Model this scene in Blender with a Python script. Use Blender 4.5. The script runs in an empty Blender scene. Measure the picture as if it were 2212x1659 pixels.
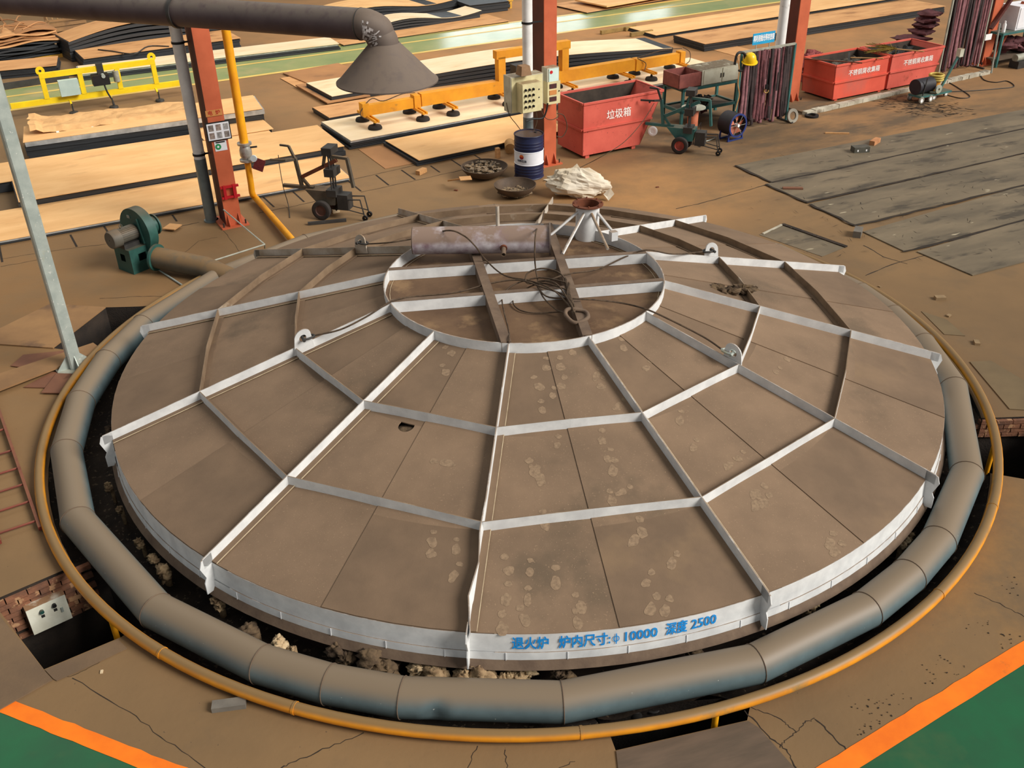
import bpy, math, random
import numpy as np
from mathutils import Vector, Matrix, noise
from mathutils.geometry import delaunay_2d_cdt
random.seed(7)
SC = bpy.context.scene
COL = SC.collection
# ---------------------------------------------------------------- camera
FPX, W, H = 2111.74, 2212.0, 1659.0
PITCH, ROLL, YAW = 0.545525, -0.021054, 0.002123
CAMP = Vector((-0.2104, -11.8055, 7.0442))
_fw = Vector((math.sin(YAW)*math.cos(PITCH), math.cos(YAW)*math.cos(PITCH), -math.sin(PITCH)))
_rt = Vector((math.cos(YAW), -math.sin(YAW), 0))
_up = _rt.cross(_fw)
CR = _rt*math.cos(ROLL) + _up*math.sin(ROLL)
CU = -_rt*math.sin(ROLL) + _up*math.cos(ROLL)
cam_d = bpy.data.cameras.new('camera')
cam_d.sensor_width = 36.0
cam_d.lens = FPX*36.0/W
cam_d.clip_end = 400
cam = bpy.data.objects.new('camera', cam_d)
mw = Matrix((CR, CU, -_fw)).transposed().to_4x4()
mw.translation = CAMP
cam.matrix_world = mw
COL.objects.link(cam)
SC.camera = cam

def at(px, py, z=0.0):
    """world point on the horizontal plane z seen at photo pixel (px,py)"""
    d = _fw + CR*((px-W/2)/FPX) - CU*((py-H/2)/FPX)
    return CAMP + d*((z-CAMP.z)/d.z)
def ppm(p):
    """photo pixels per metre at a world point"""
    return FPX/((Vector(p)-CAMP).dot(_fw))
# ---------------------------------------------------------------- world and light
wd = bpy.data.worlds.new('world'); SC.world = wd; wd.use_nodes = True
bg = wd.node_tree.nodes['Background']
bg.inputs[0].default_value = (0.97, 0.98, 0.98, 1)
bg.inputs[1].default_value = 0.36
sun_d = bpy.data.lights.new('sun', 'SUN'); sun_d.energy = 4.1; sun_d.angle = math.radians(26)
sun_d.color = (1.0, 0.95, 0.88)
sun = bpy.data.objects.new('sun', sun_d)
sun.rotation_euler = Vector((-1.35, 0.55, -1.0)).to_track_quat('-Z', 'Y').to_euler()
COL.objects.link(sun)
# unseen area lamp, added to brighten and warm the plate yard behind the furnace
fill_d = bpy.data.lights.new('yard_fill', 'AREA'); fill_d.shape = 'RECTANGLE'; fill_d.size = 30; fill_d.size_y = 7
fill_d.energy = 1500; fill_d.color = (1.0, 0.90, 0.74)
fill_o = bpy.data.objects.new('yard_fill', fill_d); fill_o.location = (-3.0, 17.0, 12.5); fill_o.rotation_euler = (0, 0, math.radians(28.5))
COL.objects.link(fill_o)
vs = SC.view_settings
vs.view_transform = 'Standard'; vs.look = 'None'; vs.exposure = 0.0; vs.gamma = 1.0; vs.use_curve_mapping = False

# ---------------------------------------------------------------- building grid
G = math.radians(28.5)
U = Vector((math.cos(G), math.sin(G), 0)); V = Vector((-math.sin(G), math.cos(G), 0)); Z = Vector((0, 0, 1))

# ---------------------------------------------------------------- materials
def lin(c):
    return tuple(((x/255)/12.92 if x/255 <= 0.04045 else ((x/255+0.055)/1.055)**2.4) for x in c) + (1.0,)
MATS = {}
def mat(name, col, col2=None, scale=4.0, rough=0.65, metal=0.0, dust=None, dust_amt=0.9, dust_lo=0.2, dust_hi=0.8, dust_noise=True, stain_soft=0.12,
        spots=None, spot_scale=30.0, spot_cut=0.68, bump=0.0, bump_scale=40.0, stretch=None, stain=None, stain_scale=1.2, stain_cut=0.55, spec=0.4, detail=5.0, obj=False):
    if name in MATS: return MATS[name]
    m = bpy.data.materials.new(name); m.use_nodes = True
    nt = m.node_tree; N = nt.nodes; L = nt.links
    b = N['Principled BSDF']
    b.inputs['Roughness'].default_value = rough; b.inputs['Metallic'].default_value = metal
    b.inputs['Specular IOR Level'].default_value = spec
    if obj:
        tc = N.new('ShaderNodeTexCoord'); pos = tc.outputs['Object']
    else:
        geo = N.new('ShaderNodeNewGeometry'); pos = geo.outputs['Position']
    if stretch:
        mp = N.new('ShaderNodeMapping'); mp.inputs['Rotation'].default_value = (0, 0, -stretch[0]); mp.inputs['Scale'].default_value = stretch[1]
        # rotate first, then scale: use two mapping nodes
        mp.inputs['Scale'].default_value = (1, 1, 1)
        mp2 = N.new('ShaderNodeMapping'); mp2.inputs['Scale'].default_value = stretch[1]
        L.new(pos, mp.inputs['Vector']); L.new(mp.outputs[0], mp2.inputs['Vector']); pos = mp2.outputs[0]
    def noise_fac(sc, lo, hi, det=detail, off=0.0):
        n = N.new('ShaderNodeTexNoise'); n.inputs['Scale'].default_value = sc; n.inputs['Detail'].default_value = det
        n.inputs['Roughness'].default_value = 0.6
        L.new(pos, n.inputs['Vector'])
        r = N.new('ShaderNodeMapRange'); r.inputs[1].default_value = lo; r.inputs[2].default_value = hi
        L.new(n.outputs[0], r.inputs[0]); return r.outputs[0]
    def mixc(f, a, c):
        x = N.new('ShaderNodeMix'); x.data_type = 'RGBA'
        if isinstance(f, float): x.inputs[0].default_value = f
        else: L.new(f, x.inputs[0])
        for s, v in ((6, a), (7, c)):
            if isinstance(v, tuple): x.inputs[s].default_value = v
            else: L.new(v, x.inputs[s])
        return x.outputs[2]
    base = lin(col)
    if col2: base = mixc(noise_fac(scale, 0.35, 0.65), lin(col), lin(col2))
    if stain: base = mixc(noise_fac(stain_scale, stain_cut, stain_cut+stain_soft), base, lin(stain))
    if spots: base = mixc(noise_fac(spot_scale, spot_cut, spot_cut+0.04, 2.0), base, lin(spots))
    if dust:
        g2 = N.new('ShaderNodeNewGeometry'); sp = N.new('ShaderNodeSeparateXYZ'); L.new(g2.outputs['Normal'], sp.inputs[0])
        r = N.new('ShaderNodeMapRange'); r.interpolation_type = 'SMOOTHSTEP'
        r.inputs[1].default_value = dust_lo; r.inputs[2].default_value = dust_hi; r.inputs[4].default_value = dust_amt
        L.new(sp.outputs[2], r.inputs[0])
        nf = noise_fac(6.0, 0.2, 0.5) if dust_noise else noise_fac(3.0, -0.2, 0.3)
        mu = N.new('ShaderNodeMath'); mu.operation = 'MULTIPLY'; L.new(r.outputs[0], mu.inputs[0]); L.new(nf, mu.inputs[1])
        base = mixc(mu.outputs[0], base, lin(dust))
    if isinstance(base, tuple): b.inputs['Base Color'].default_value = base
    else: L.new(base, b.inputs['Base Color'])
    if bump:
        n = N.new('ShaderNodeTexNoise'); n.inputs['Scale'].default_value = bump_scale; n.inputs['Detail'].default_value = 6
        L.new(pos, n.inputs['Vector'])
        bp = N.new('ShaderNodeBump'); bp.inputs['Strength'].default_value = bump; bp.inputs['Distance'].default_value = 0.02
        L.new(n.outputs[0], bp.inputs['Height']); L.new(bp.outputs[0], b.inputs['Normal'])
    MATS[name] = m
    return m
ORD = ['first', 'second', 'third', 'fourth', 'fifth', 'sixth', 'seventh', 'eighth', 'ninth', 'tenth', 'eleventh', 'twelfth', 'thirteenth', 'fourteenth', 'fifteenth', 'sixteenth', 'seventeenth', 'eighteenth', 'nineteenth', 'twentieth', 'twenty-first', 'twenty-second', 'twenty-third', 'twenty-fourth']
mat('floor', (134, 105, 70), (112, 89, 61), 0.22, 0.8, stain=(104, 86, 64), stain_scale=0.8, stain_cut=0.54, stain_soft=0.3, spots=(84, 68, 52), spot_scale=26, spot_cut=0.72, bump=0.12, bump_scale=14)
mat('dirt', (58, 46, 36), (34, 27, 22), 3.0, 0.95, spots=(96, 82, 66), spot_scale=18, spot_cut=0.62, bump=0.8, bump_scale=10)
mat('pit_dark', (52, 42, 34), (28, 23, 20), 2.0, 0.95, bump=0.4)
mat('brick', (139, 92, 66), (96, 68, 54), 5.0, 0.9, spots=(170, 130, 95), spot_scale=9, spot_cut=0.6, bump=0.3)
mat('lid_dust', (135, 111, 88), (117, 96, 76), 1.1, 0.85, stain=(104, 87, 69), stain_scale=0.7, stain_cut=0.6, spots=(150, 124, 98), spot_scale=60, spot_cut=0.66, bump=0.06, bump_scale=60)
mat('lid_dust2', (126, 103, 81), (110, 90, 71), 1.3, 0.85, stain=(132, 108, 82), stain_scale=0.6, stain_cut=0.62, bump=0.06, bump_scale=60)
mat('disk_rust', (112, 86, 62), (90, 67, 48), 1.8, 0.85, stain=(132, 104, 74), stain_scale=2.2, stain_cut=0.55, bump=0.1)
mat('white_paint', (226, 227, 226), (205, 206, 206), 5.0, 0.55, dust=(140, 116, 92), dust_amt=0.85, dust_lo=0.45, dust_hi=0.95)
mat('white_dusty', (196, 188, 176), (158, 142, 122), 2.5, 0.7, dust=(146, 120, 94), dust_amt=0.95, dust_lo=0.3, dust_hi=0.9)
mat('lid_flange', (120, 100, 82), (98, 80, 66), 4.0, 0.85, bump=0.1)
mat('duct_paint', (94, 112, 116), (82, 98, 102), 3.0, 0.5, dust=(126, 110, 90), dust_amt=1.0, dust_lo=0.2, dust_hi=0.9, dust_noise=False, spots=(190, 196, 192), spot_scale=26, spot_cut=0.74)
mat('yellow_pipe', (232, 152, 28), (206, 132, 34), 3.0, 0.5, dust=(126, 102, 66), dust_amt=0.95, dust_lo=0.3, dust_hi=0.92, dust_noise=False, stain=(150, 120, 70), stain_scale=1.8, stain_cut=0.58)
mat('yellow_gas', (240, 168, 20), (222, 146, 26), 3.0, 0.5)
mat('furnace_shell', (62, 48, 42), (40, 32, 28), 3.0, 0.9)
mat('orange_line', (250, 128, 18), (236, 112, 14), 3.0, 0.6, stain=(150, 92, 42), stain_scale=2.5, stain_cut=0.66)
mat('green_floor', (28, 96, 58), (34, 84, 54), 1.6, 0.35, stain=(56, 92, 56), stain_scale=1.0, stain_cut=0.6, spec=0.5)
mat('green_aisle', (156, 162, 106), (134, 150, 98), 0.7, 0.22, stain=(172, 164, 114), stain_scale=0.4, stain_cut=0.55, spec=0.6)
mat('yellow_line', (226, 196, 110), (214, 178, 96), 0.9, 0.4)
mat('orange_steel', (204, 104, 68), (188, 92, 58), 2.2, 0.6, stain=(150, 70, 44), stain_scale=2.0, stain_cut=0.66)
mat('maroon_steel', (92, 40, 32), (72, 32, 27), 2.0, 0.6)
mat('grey_pipe_white', (238, 237, 234), (222, 220, 217), 4.0, 0.45, stain=(160, 150, 138), stain_scale=3.0, stain_cut=0.62)
mat('grey_pipe', (128, 140, 142), (110, 120, 122), 4.0, 0.4, metal=0.3)
mat('galv', (182, 190, 182), (160, 170, 164), 5.0, 0.45, metal=0.25, spots=(206, 208, 200), spot_scale=24, spot_cut=0.66, stain=(182, 176, 130), stain_scale=1.5, stain_cut=0.6)
mat('galv_dull', (166, 166, 152), (140, 138, 124), 6.0, 0.6)
mat('black', (28, 26, 26), (18, 17, 17), 6, 0.6)
mat('dark_steel', (58, 56, 54), (44, 42, 40), 4.0, 0.55)
mat('rust', (120, 66, 40), (92, 50, 32), 6.0, 0.85)
mat('rope', (92, 74, 56), (66, 53, 41), 20, 0.9)
mat('hood', (100, 88, 82), (88, 77, 72), 3.0, 0.7, dust=(112, 98, 86), dust_amt=0.9, dust_lo=-0.3, dust_hi=0.7, stain=(84, 70, 66), stain_scale=1.8, stain_cut=0.6)
mat('hood_pipe', (84, 70, 72), (70, 56, 60), 2.0, 0.6, dust=(100, 90, 82), dust_amt=0.95, dust_lo=-0.1, dust_hi=0.8, stain=(66, 50, 50), stain_scale=1.0, stain_cut=0.6)
mat('primer', (206, 200, 204), (128, 104, 112), 3.5, 0.6, dust=(136, 114, 100), dust_amt=1.0, dust_lo=-0.05, dust_hi=0.35)
mat('white_wash', (214, 210, 208), (150, 140, 138), 14.0, 0.6)

def grime(mname, centre, r0, r1, col, amt, nscale, lo, hi, stretch=None):
    """deposit of dust or grime around a work place, mixed over a material's colour"""
    m = MATS[mname]; nt = m.node_tree; N = nt.nodes; L = nt.links; b = N['Principled BSDF']
    src = b.inputs['Base Color'].links[0].from_socket
    g = N.new('ShaderNodeNewGeometry'); d = N.new('ShaderNodeVectorMath'); d.operation = 'DISTANCE'; d.inputs[1].default_value = centre
    L.new(g.outputs['Position'], d.inputs[0])
    r = N.new('ShaderNodeMapRange'); r.interpolation_type = 'SMOOTHSTEP'; r.inputs[1].default_value = r0; r.inputs[2].default_value = r1; r.inputs[3].default_value = amt; r.inputs[4].default_value = 0.0  # darker than the flanges: shade of the unlit side put into the colour
    L.new(d.outputs['Value'], r.inputs[0])  # thin sheet across the left recess, its shade put into the colour
    pos = g.outputs['Position']
    if stretch:
        a = N.new('ShaderNodeMapping'); a.inputs['Rotation'].default_value = (0, 0, -stretch[0]); c = N.new('ShaderNodeMapping'); c.inputs['Scale'].default_value = stretch[1]
        L.new(pos, a.inputs['Vector']); L.new(a.outputs[0], c.inputs['Vector']); pos = c.outputs[0]
    n = N.new('ShaderNodeTexNoise'); n.inputs['Scale'].default_value = nscale; n.inputs['Detail'].default_value = 7; n.inputs['Roughness'].default_value = 0.65; L.new(pos, n.inputs['Vector'])
    q = N.new('ShaderNodeMapRange'); q.inputs[1].default_value = lo; q.inputs[2].default_value = hi; L.new(n.outputs[0], q.inputs[0])
    mu = N.new('ShaderNodeMath'); mu.operation = 'MULTIPLY'; L.new(r.outputs[0], mu.inputs[0]); L.new(q.outputs[0], mu.inputs[1])
    x = N.new('ShaderNodeMix'); x.data_type = 'RGBA'; L.new(mu.outputs[0], x.inputs[0]); L.new(src, x.inputs[6]); x.inputs[7].default_value = lin(col)
    L.new(x.outputs[2], b.inputs['Base Color'])
grime('floor', (4, 24, 0), 6, 20, (176, 126, 78), 0.8, 0.5, 0.2, 0.6)
grime('floor', (2.6, 7.2, 0), 0.5, 3.4, (172, 126, 76), 0.9, 0.8, 0.3, 0.6)
grime('floor', (9, 10.5, 0), 2, 8, (84, 72, 56), 0.85, 0.9, 0.42, 0.62, (math.radians(25), (0.6, 1.6, 1)))
grime('floor', (4, 11.5, 0), 1, 4.5, (88, 74, 56), 0.8, 1.0, 0.38, 0.6)
grime('floor', (5.5, -4.5, 0), 0.5, 3.0, (160, 118, 66), 0.6, 0.9, 0.4, 0.6)
grime('floor', (-8.5, 2.5, 0), 1, 6, (132, 96, 56), 0.7, 0.7, 0.3, 0.6)
# ---------------------------------------------------------------- mesh builder
class MB:
    def __init__(s): s.v = []; s.f = []; s.T = Matrix.Identity(4)
    def add(s, vs_, fs_):
        o = len(s.v); s.v += [tuple(s.T @ Vector(p)) for p in vs_]; s.f += [tuple(i+o for i in f) for f in fs_]; return s
    def box(s, c, d, rz=0.0, R=None):
        c = Vector(c); hx, hy, hz = d[0]/2, d[1]/2, d[2]/2
        M = R if R is not None else Matrix.Rotation(rz, 3, 'Z')
        P = [c + M @ Vector((x*hx, y*hy, z*hz)) for z in (-1, 1) for y in (-1, 1) for x in (-1, 1)]
        return s.add(P, [(0, 2, 3, 1), (4, 5, 7, 6), (0, 1, 5, 4), (2, 6, 7, 3), (0, 4, 6, 2), (1, 3, 7, 5)])
    def bar(s, a, b, w, h, up=(0, 0, 1)):
        """rectangular bar from a to b; w across, h along up"""
        a = Vector(a); b = Vector(b); d = (b-a); L = d.length; d.normalize(); up = Vector(up)
        x = d.cross(up)
        if x.length < 1e-4: x = d.cross(Vector((1, 0, 0)))
        x.normalize(); y = x.cross(d)
        R = Matrix((d, -x, y)).transposed()
        return s.box((a+b)/2, (L, w, h), R=R)
    def prism(s, poly, z0, z1):
        n = len(poly); P = [(p[0], p[1], z0) for p in poly] + [(p[0], p[1], z1) for p in poly]
        F = [tuple(reversed(range(n))), tuple(range(n, 2*n))] + [(i, (i+1) % n, n+(i+1) % n, n+i) for i in range(n)]
        return s.add(P, F)
    def slab(s, poly, th):
        """polygon given as 3-D points (top), extruded straight down by th"""
        n = len(poly); P = [(p[0], p[1], p[2]-th) for p in poly] + [tuple(p) for p in poly]
        F = [tuple(reversed(range(n))), tuple(range(n, 2*n))] + [(i, (i+1) % n, n+(i+1) % n, n+i) for i in range(n)]
        return s.add(P, F)
    def extr(s, poly, vec):
        n = len(poly); vec = Vector(vec); P = [Vector(p) for p in poly]; Q = [p+vec for p in P]
        return s.add(P+Q, [tuple(reversed(range(n))), tuple(range(n, 2*n))] + [(i, (i+1) % n, n+(i+1) % n, n+i) for i in range(n)])
    def tube(s, path, r, seg=8, closed=False, caps=True):
        P = [Vector(p) for p in path]; n = len(P); rs = r if isinstance(r, (list, tuple)) else [r]*n
        vs_ = []; x = None
        for i in range(n):
            if closed: t = (P[(i+1) % n]-P[i]).normalized() + (P[i]-P[i-1]).normalized()
            elif i == 0: t = P[1]-P[0]
            elif i == n-1: t = P[-1]-P[-2]
            else: t = (P[i+1]-P[i]).normalized() + (P[i]-P[i-1]).normalized()
            t.normalize()
            if x is None:
                x = t.cross(Z)
                if x.length < 1e-3: x = t.cross(Vector((1, 0, 0)))
            x = x - t*x.dot(t); x.normalize(); y = t.cross(x)
            k = 1.0
            if (0 < i < n-1) or closed:
                c = (P[i]-P[i-1]).normalized().dot(t); k = 1.0/max(c, 0.5)
            for j in range(seg):
                a = 2*math.pi*j/seg
                # stretch in the mitre plane
                vs_.append(P[i] + (x*math.cos(a)*k + y*math.sin(a)*1.0)*rs[i] if abs(t.z) < 0.3 else P[i] + (x*math.cos(a)+y*math.sin(a))*rs[i])
        F = []
        m = n if closed else n-1
        for i in range(m):
            for j in range(seg):
                a = i*seg+j; b = i*seg+(j+1) % seg; c = ((i+1) % n)*seg+(j+1) % seg; d = ((i+1) % n)*seg+j
                F.append((a, b, c, d))
        if caps and not closed:
            F.append(tuple(reversed(range(seg)))); F.append(tuple(range((n-1)*seg, n*seg)))
        return s.add(vs_, F)
    def lathe(s, prof, seg=24, M=None, cap0=False, cap1=False):
        """profile (r,z) around z, M: 4x4 placing it"""
        M = M or Matrix.Identity(4); vs_ = []
        for r, z in prof:
            for j in range(seg):
                a = 2*math.pi*j/seg; vs_.append(M @ Vector((r*math.cos(a), r*math.sin(a), z)))
        F = []
        for i in range(len(prof)-1):
            for j in range(seg):
                F.append((i*seg+j, i*seg+(j+1) % seg, (i+1)*seg+(j+1) % seg, (i+1)*seg+j))
        if cap0: F.append(tuple(reversed(range(seg))))
        if cap1: F.append(tuple(range((len(prof)-1)*seg, len(prof)*seg)))
        return s.add(vs_, F)
    def cyl(s, a, b, r, seg=16, r2=None):
        a = Vector(a); b = Vector(b); d = b-a; q = d.to_track_quat('Z', 'Y').to_matrix().to_4x4(); q.translation = a
        return s.lathe([(r, 0), (r if r2 is None else r2, d.length)], seg, q, True, True)
    def build(s, name, m, parent=None, smooth=None, loc=None):
        me = bpy.data.meshes.new(name); me.from_pydata(s.v, [], s.f); me.validate(); me.update()
        mm = MATS[m] if isinstance(m, str) else m
        me.materials.append(mm)
        if smooth:
            me.shade_smooth() if hasattr(me, 'shade_smooth') else None
            try: me.set_sharp_from_angle(angle=math.radians(smooth))
            except Exception: pass
        o = bpy.data.objects.new(name, me); COL.objects.link(o)
        if parent is not None: o.parent = parent
        return o
def fix(o):
    """recalculate outward normals"""
    import bmesh
    bm = bmesh.new(); bm.from_mesh(o.data); bmesh.ops.recalc_face_normals(bm, faces=bm.faces); bm.to_mesh(o.data); bm.free(); return o
def tag(o, label=None, cat=None, group=None, kind=None):
    if label: o['label'] = label
    if cat: o['category'] = cat
    if group: o['group'] = group
    if kind: o['kind'] = kind
    return o
def thing(name, label, cat, loc=(0, 0, 0), rz=0.0, group=None):
    o = bpy.data.objects.new(name, None); o.empty_display_size = 0.2; COL.objects.link(o)
    o.location = loc; o.rotation_euler = (0, 0, rz)
    return tag(o, label, cat, group)
def struct(name, b, m, smooth=None):
    return tag(b.build(name, m, None, smooth), kind='structure')
def copy_tree(o, parent=None):
    c = o.copy(); COL.objects.link(c); c.parent = parent
    for ch in list(o.children): copy_tree(ch, c)
    return c
def text_mesh(body, size, bold=0.0):
    cu = bpy.data.curves.new('lettering', 'FONT'); cu.body = body; cu.size = size; cu.offset = bold; cu.resolution_u = 2
    cu.align_x = 'CENTER'; cu.align_y = 'CENTER'
    ob = bpy.data.objects.new('lettering', cu); COL.objects.link(ob)
    dg = bpy.context.evaluated_depsgraph_get(); dg.update()
    me = bpy.data.meshes.new_from_object(ob.evaluated_get(dg))
    vs_ = [tuple(v.co) for v in me.vertices]; fs_ = [tuple(p.vertices) for p in me.polygons]
    bpy.data.objects.remove(ob); bpy.data.curves.remove(cu); bpy.data.meshes.remove(me)
    return vs_, fs_
def thick(vs_, fs_, w):
    """bolder lettering: the same glyphs repeated with tiny shifts"""
    if w <= 0: return vs_, fs_
    V_, F_ = [], []
    for k in range(6):
        a = k*math.pi/3; o = len(V_); V_ += [(x+w*math.cos(a), y+w*math.sin(a), 0.00012*k) for x, y, _ in vs_]; F_ += [tuple(i+o for i in f) for f in fs_]
    return V_, F_
def letters(name, body, size, m, parent, origin, xdir, ydir, bold=0.0, sx=1.0):
    """flat lettering lying in the plane xdir,ydir"""
    vs_, fs_ = thick(*text_mesh(body, size), bold); x = Vector(xdir).normalized(); y = Vector(ydir).normalized(); o = Vector(origin); n = x.cross(y)
    b = MB(); b.add([o + x*p[0]*sx + y*p[1] + n*p[2] for p in vs_], fs_)
    return b.build(name, m, parent)
def inpoly(x, y, poly):
    c = False; n = len(poly)
    for i in range(n):
        x1, y1 = poly[i][0], poly[i][1]; x2, y2 = poly[(i+1) % n][0], poly[(i+1) % n][1]
        if (y1 > y) != (y2 > y) and x < (x2-x1)*(y-y1)/(y2-y1)+x1: c = not c
    return c
def cdt_faces(loops, keep):
    P = []; E = []
    for lp in loops:
        o = len(P); P += [Vector((p[0], p[1])) for p in lp]; n = len(lp); E += [(o+i, o+(i+1) % n) for i in range(n)]
    v, e, f, *_ = delaunay_2d_cdt(P, E, [], 0, 1e-5)
    F = []
    for t in f:
        c = sum((v[i] for i in t), Vector((0, 0)))/len(t)
        if keep(c.x, c.y): F.append(tuple(t))
    return [(p.x, p.y) for p in v], F
def blob(b, c, s, seed=0, rough=0.5, seg=8, freq=1.6):
    """lumpy closed blob added to builder b"""
    vs_ = []; F = []; n = seg; m = seg+2
    c = Vector(c)
    for i in range(n+1):
        th = math.pi*i/n
        for j in range(m):
            ph = 2*math.pi*j/m
            d = Vector((math.sin(th)*math.cos(ph), math.sin(th)*math.sin(ph), math.cos(th)))
            k = 1 + rough*noise.noise(d*freq + Vector((seed*7.3, seed*3.1, 0)))*1.6
            vs_.append(c + Vector((d.x*s[0], d.y*s[1], d.z*s[2]))*k)
    for i in range(n):
        for j in range(m):
            F.append((i*m+j, (i+1)*m+j, (i+1)*m+(j+1) % m, i*m+(j+1) % m))
    b.add(vs_, F); return b
def arc(r, a0, a1, n, z=0.0):
    return [Vector((r*math.cos(a0+(a1-a0)*i/n), r*math.sin(a0+(a1-a0)*i/n), z)) for i in range(n+1)]
def frame_empty(name, label, cat, px, py, z=0.0, rz=None, group=None):
    return thing(name, label, cat, at(px, py, z), G if rz is None else rz, group)
# ================================================================ STRUCTURE: floor, pits, trench, painted markings
R_TR = 6.14
TCX, TCY = -0.12, 0.03
def trr(x, y): return math.hypot(x-TCX, y-TCY)
pits = {
 'west': [at(-18, 1298), at(95, 1446), at(262, 1376), at(330, 1330), at(300, 1230), at(215, 1198)],
 'northwest': [at(114, 752), at(150, 757), at(250, 757), at(430, 700), at(400, 655), at(300, 662), at(228, 664)],
 'east': [at(2060, 905), at(2300, 897), at(2300, 1050), at(2080, 1012)],
 'south': [at(1285, 1500), at(1330, 1621), at(1614, 1556), at(1632, 1470)],
}
pits = {k: [(p.x, p.y) for p in v] for k, v in pits.items()}
circ = [(TCX+R_TR*math.cos(2*math.pi*i/96), TCY+R_TR*math.sin(2*math.pi*i/96)) for i in range(96)]
ring_in = [(5.2*math.cos(2*math.pi*i/96), 5.2*math.sin(2*math.pi*i/96)) for i in range(96)]
def in_pit(x, y): return any(inpoly(x, y, p) for p in pits.values())
outer = [(-70, -25), (70, -25), (70, 90), (-70, 90)]
V2, F2 = cdt_faces([outer, circ]+list(pits.values()), lambda x, y: trr(x, y) > R_TR-0.004 and not in_pit(x, y))
b = MB(); b.add([(x, y, 0) for x, y in V2], F2)
floor = fix(struct('floor', b, 'floor'))
# finer dirt in the trench: radial grid with noise
b = MB(); nA, nR = 360, 7
vs_ = []
for i in range(nA):
    a = 2*math.pi*i/nA
    for j in range(nR+1):
        r = 5.0+(R_TR-5.0)*j/nR; x, y = TCX+r*math.cos(a), TCY+r*math.sin(a)
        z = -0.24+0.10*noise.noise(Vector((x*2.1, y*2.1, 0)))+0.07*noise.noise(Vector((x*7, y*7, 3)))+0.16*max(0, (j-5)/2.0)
        vs_.append((x, y, z))
fs_ = []
for i in range(nA):
    for j in range(nR):
        q = (i*(nR+1)+j, i*(nR+1)+j+1, ((i+1) % nA)*(nR+1)+j+1, ((i+1) % nA)*(nR+1)+j)
        cx = sum(vs_[k][0] for k in q)/4; cy = sum(vs_[k][1] for k in q)/4
        if not in_pit(cx, cy): fs_.append(q)
b.add(vs_, fs_)
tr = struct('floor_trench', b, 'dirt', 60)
# trench outer wall (edge of the slab) where no pit opens
b = MB()
for i in range(192):
    a0, a1 = 2*math.pi*i/192, 2*math.pi*(i+1)/192; am = (a0+a1)/2
    if in_pit(TCX+R_TR*0.995*math.cos(am), TCY+R_TR*0.995*math.sin(am)): continue
    p, q = [v_+Vector((TCX, TCY, 0)) for v_ in arc(R_TR, a0, a1, 1)]
    b.add([(p.x, p.y, 0), (q.x, q.y, 0), (q.x, q.y, -0.6), (p.x, p.y, -0.6)], [(0, 1, 2, 3)])
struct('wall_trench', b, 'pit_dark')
# pit walls and bottoms
for k, poly in pits.items():
    b = MB(); n = len(poly)
    dep = -1.25 if k != 'northwest' else -0.7
    for i in range(n):
        p, q = poly[i], poly[(i+1) % n]
        for s_ in range(8):
            a = (p[0]+(q[0]-p[0])*s_/8, p[1]+(q[1]-p[1])*s_/8); c = (p[0]+(q[0]-p[0])*(s_+1)/8, p[1]+(q[1]-p[1])*(s_+1)/8)
            zt0 = -0.02 if trr((a[0]+c[0])/2, (a[1]+c[1])/2) < R_TR-0.02 else 0.0
            if zt0 < 0: zt0 = -0.2
            b.add([(a[0], a[1], zt0), (c[0], c[1], zt0), (c[0], c[1], dep), (a[0], a[1], dep)], [(0, 1, 2, 3)])
    b.prism(poly, dep-0.05, dep)
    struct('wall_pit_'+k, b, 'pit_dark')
b = MB(); b.add([(-14, -14, -1.5), (14, -14, -1.5), (14, 14, -1.5), (-14, 14, -1.5)], [(0, 1, 2, 3)]); struct('floor_catch_plane', b, 'pit_dark')  # dark plane added below the pits, keeps the bright world from showing through gaps
# bricks lining the visible far walls of the pits
def brick_wall(parent_name, p, q, rows, z_top, inward, bl=0.22, bh=0.065):
    p = Vector(p); q = Vector(q); d = (q-p); L = d.length; d.normalize(); par = bpy.data.objects[parent_name]
    rz = math.atan2(d.y, d.x); me = None; k = 0
    b0 = MB().box((0, 0, 0), (bl-0.012, 0.06, bh-0.012)); proto = None
    for r in range(rows):
        x = (bl/2 if r % 2 else 0)
        while x < L:
            c = p+d*x+Vector(inward)*(0.012+random.uniform(-0.008, 0.012)); z = z_top-bh*(r+0.5)
            if trr(c.x, c.y) > R_TR-0.05 and random.random() > 0.04:
                if proto is None: proto = b0.build('brick', 'brick', par); o = proto
                else: o = proto.copy(); COL.objects.link(o); o.parent = par
                o.location = (c.x, c.y, z); o.rotation_euler = (random.uniform(-0.03, 0.03), random.uniform(-0.02, 0.02), rz); k += 1
            x += bl
pw = pits['west']
d_ = (Vector(pw[0])-Vector(pw[-1])); inw = Vector((d_.y, -d_.x, 0)).normalized()
if inw.dot(Vector((0, -1, 0))) < 0: inw = -inw
brick_wall('wall_pit_west', (pw[0][0], pw[0][1], 0), (pw[-1][0], pw[-1][1], 0), 9, -0.03, inw)
pe = pits['east']
brick_wall('wall_pit_east', (pe[0][0], pe[0][1], 0), (pe[1][0], pe[1][1], 0), 4, -0.02, Vector((0, -1, 0)))
# painted floor
def paint(name, pts, m, z=0.004):
    b = MB(); P = [Vector((p.x, p.y, z)) for p in pts]; b.add(P, [tuple(range(len(P)))])
    return fix(struct(name, b, m))
def wavy(p, q, n, amp, seed):
    out = []
    for i in range(n+1):
        t = i/n; d = (q-p).normalized(); nrm = Vector((-d.y, d.x, 0))
        out.append(p+(q-p)*t+nrm*amp*noise.noise(Vector((t*n*0.9, seed, 0))))
    return out
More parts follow.
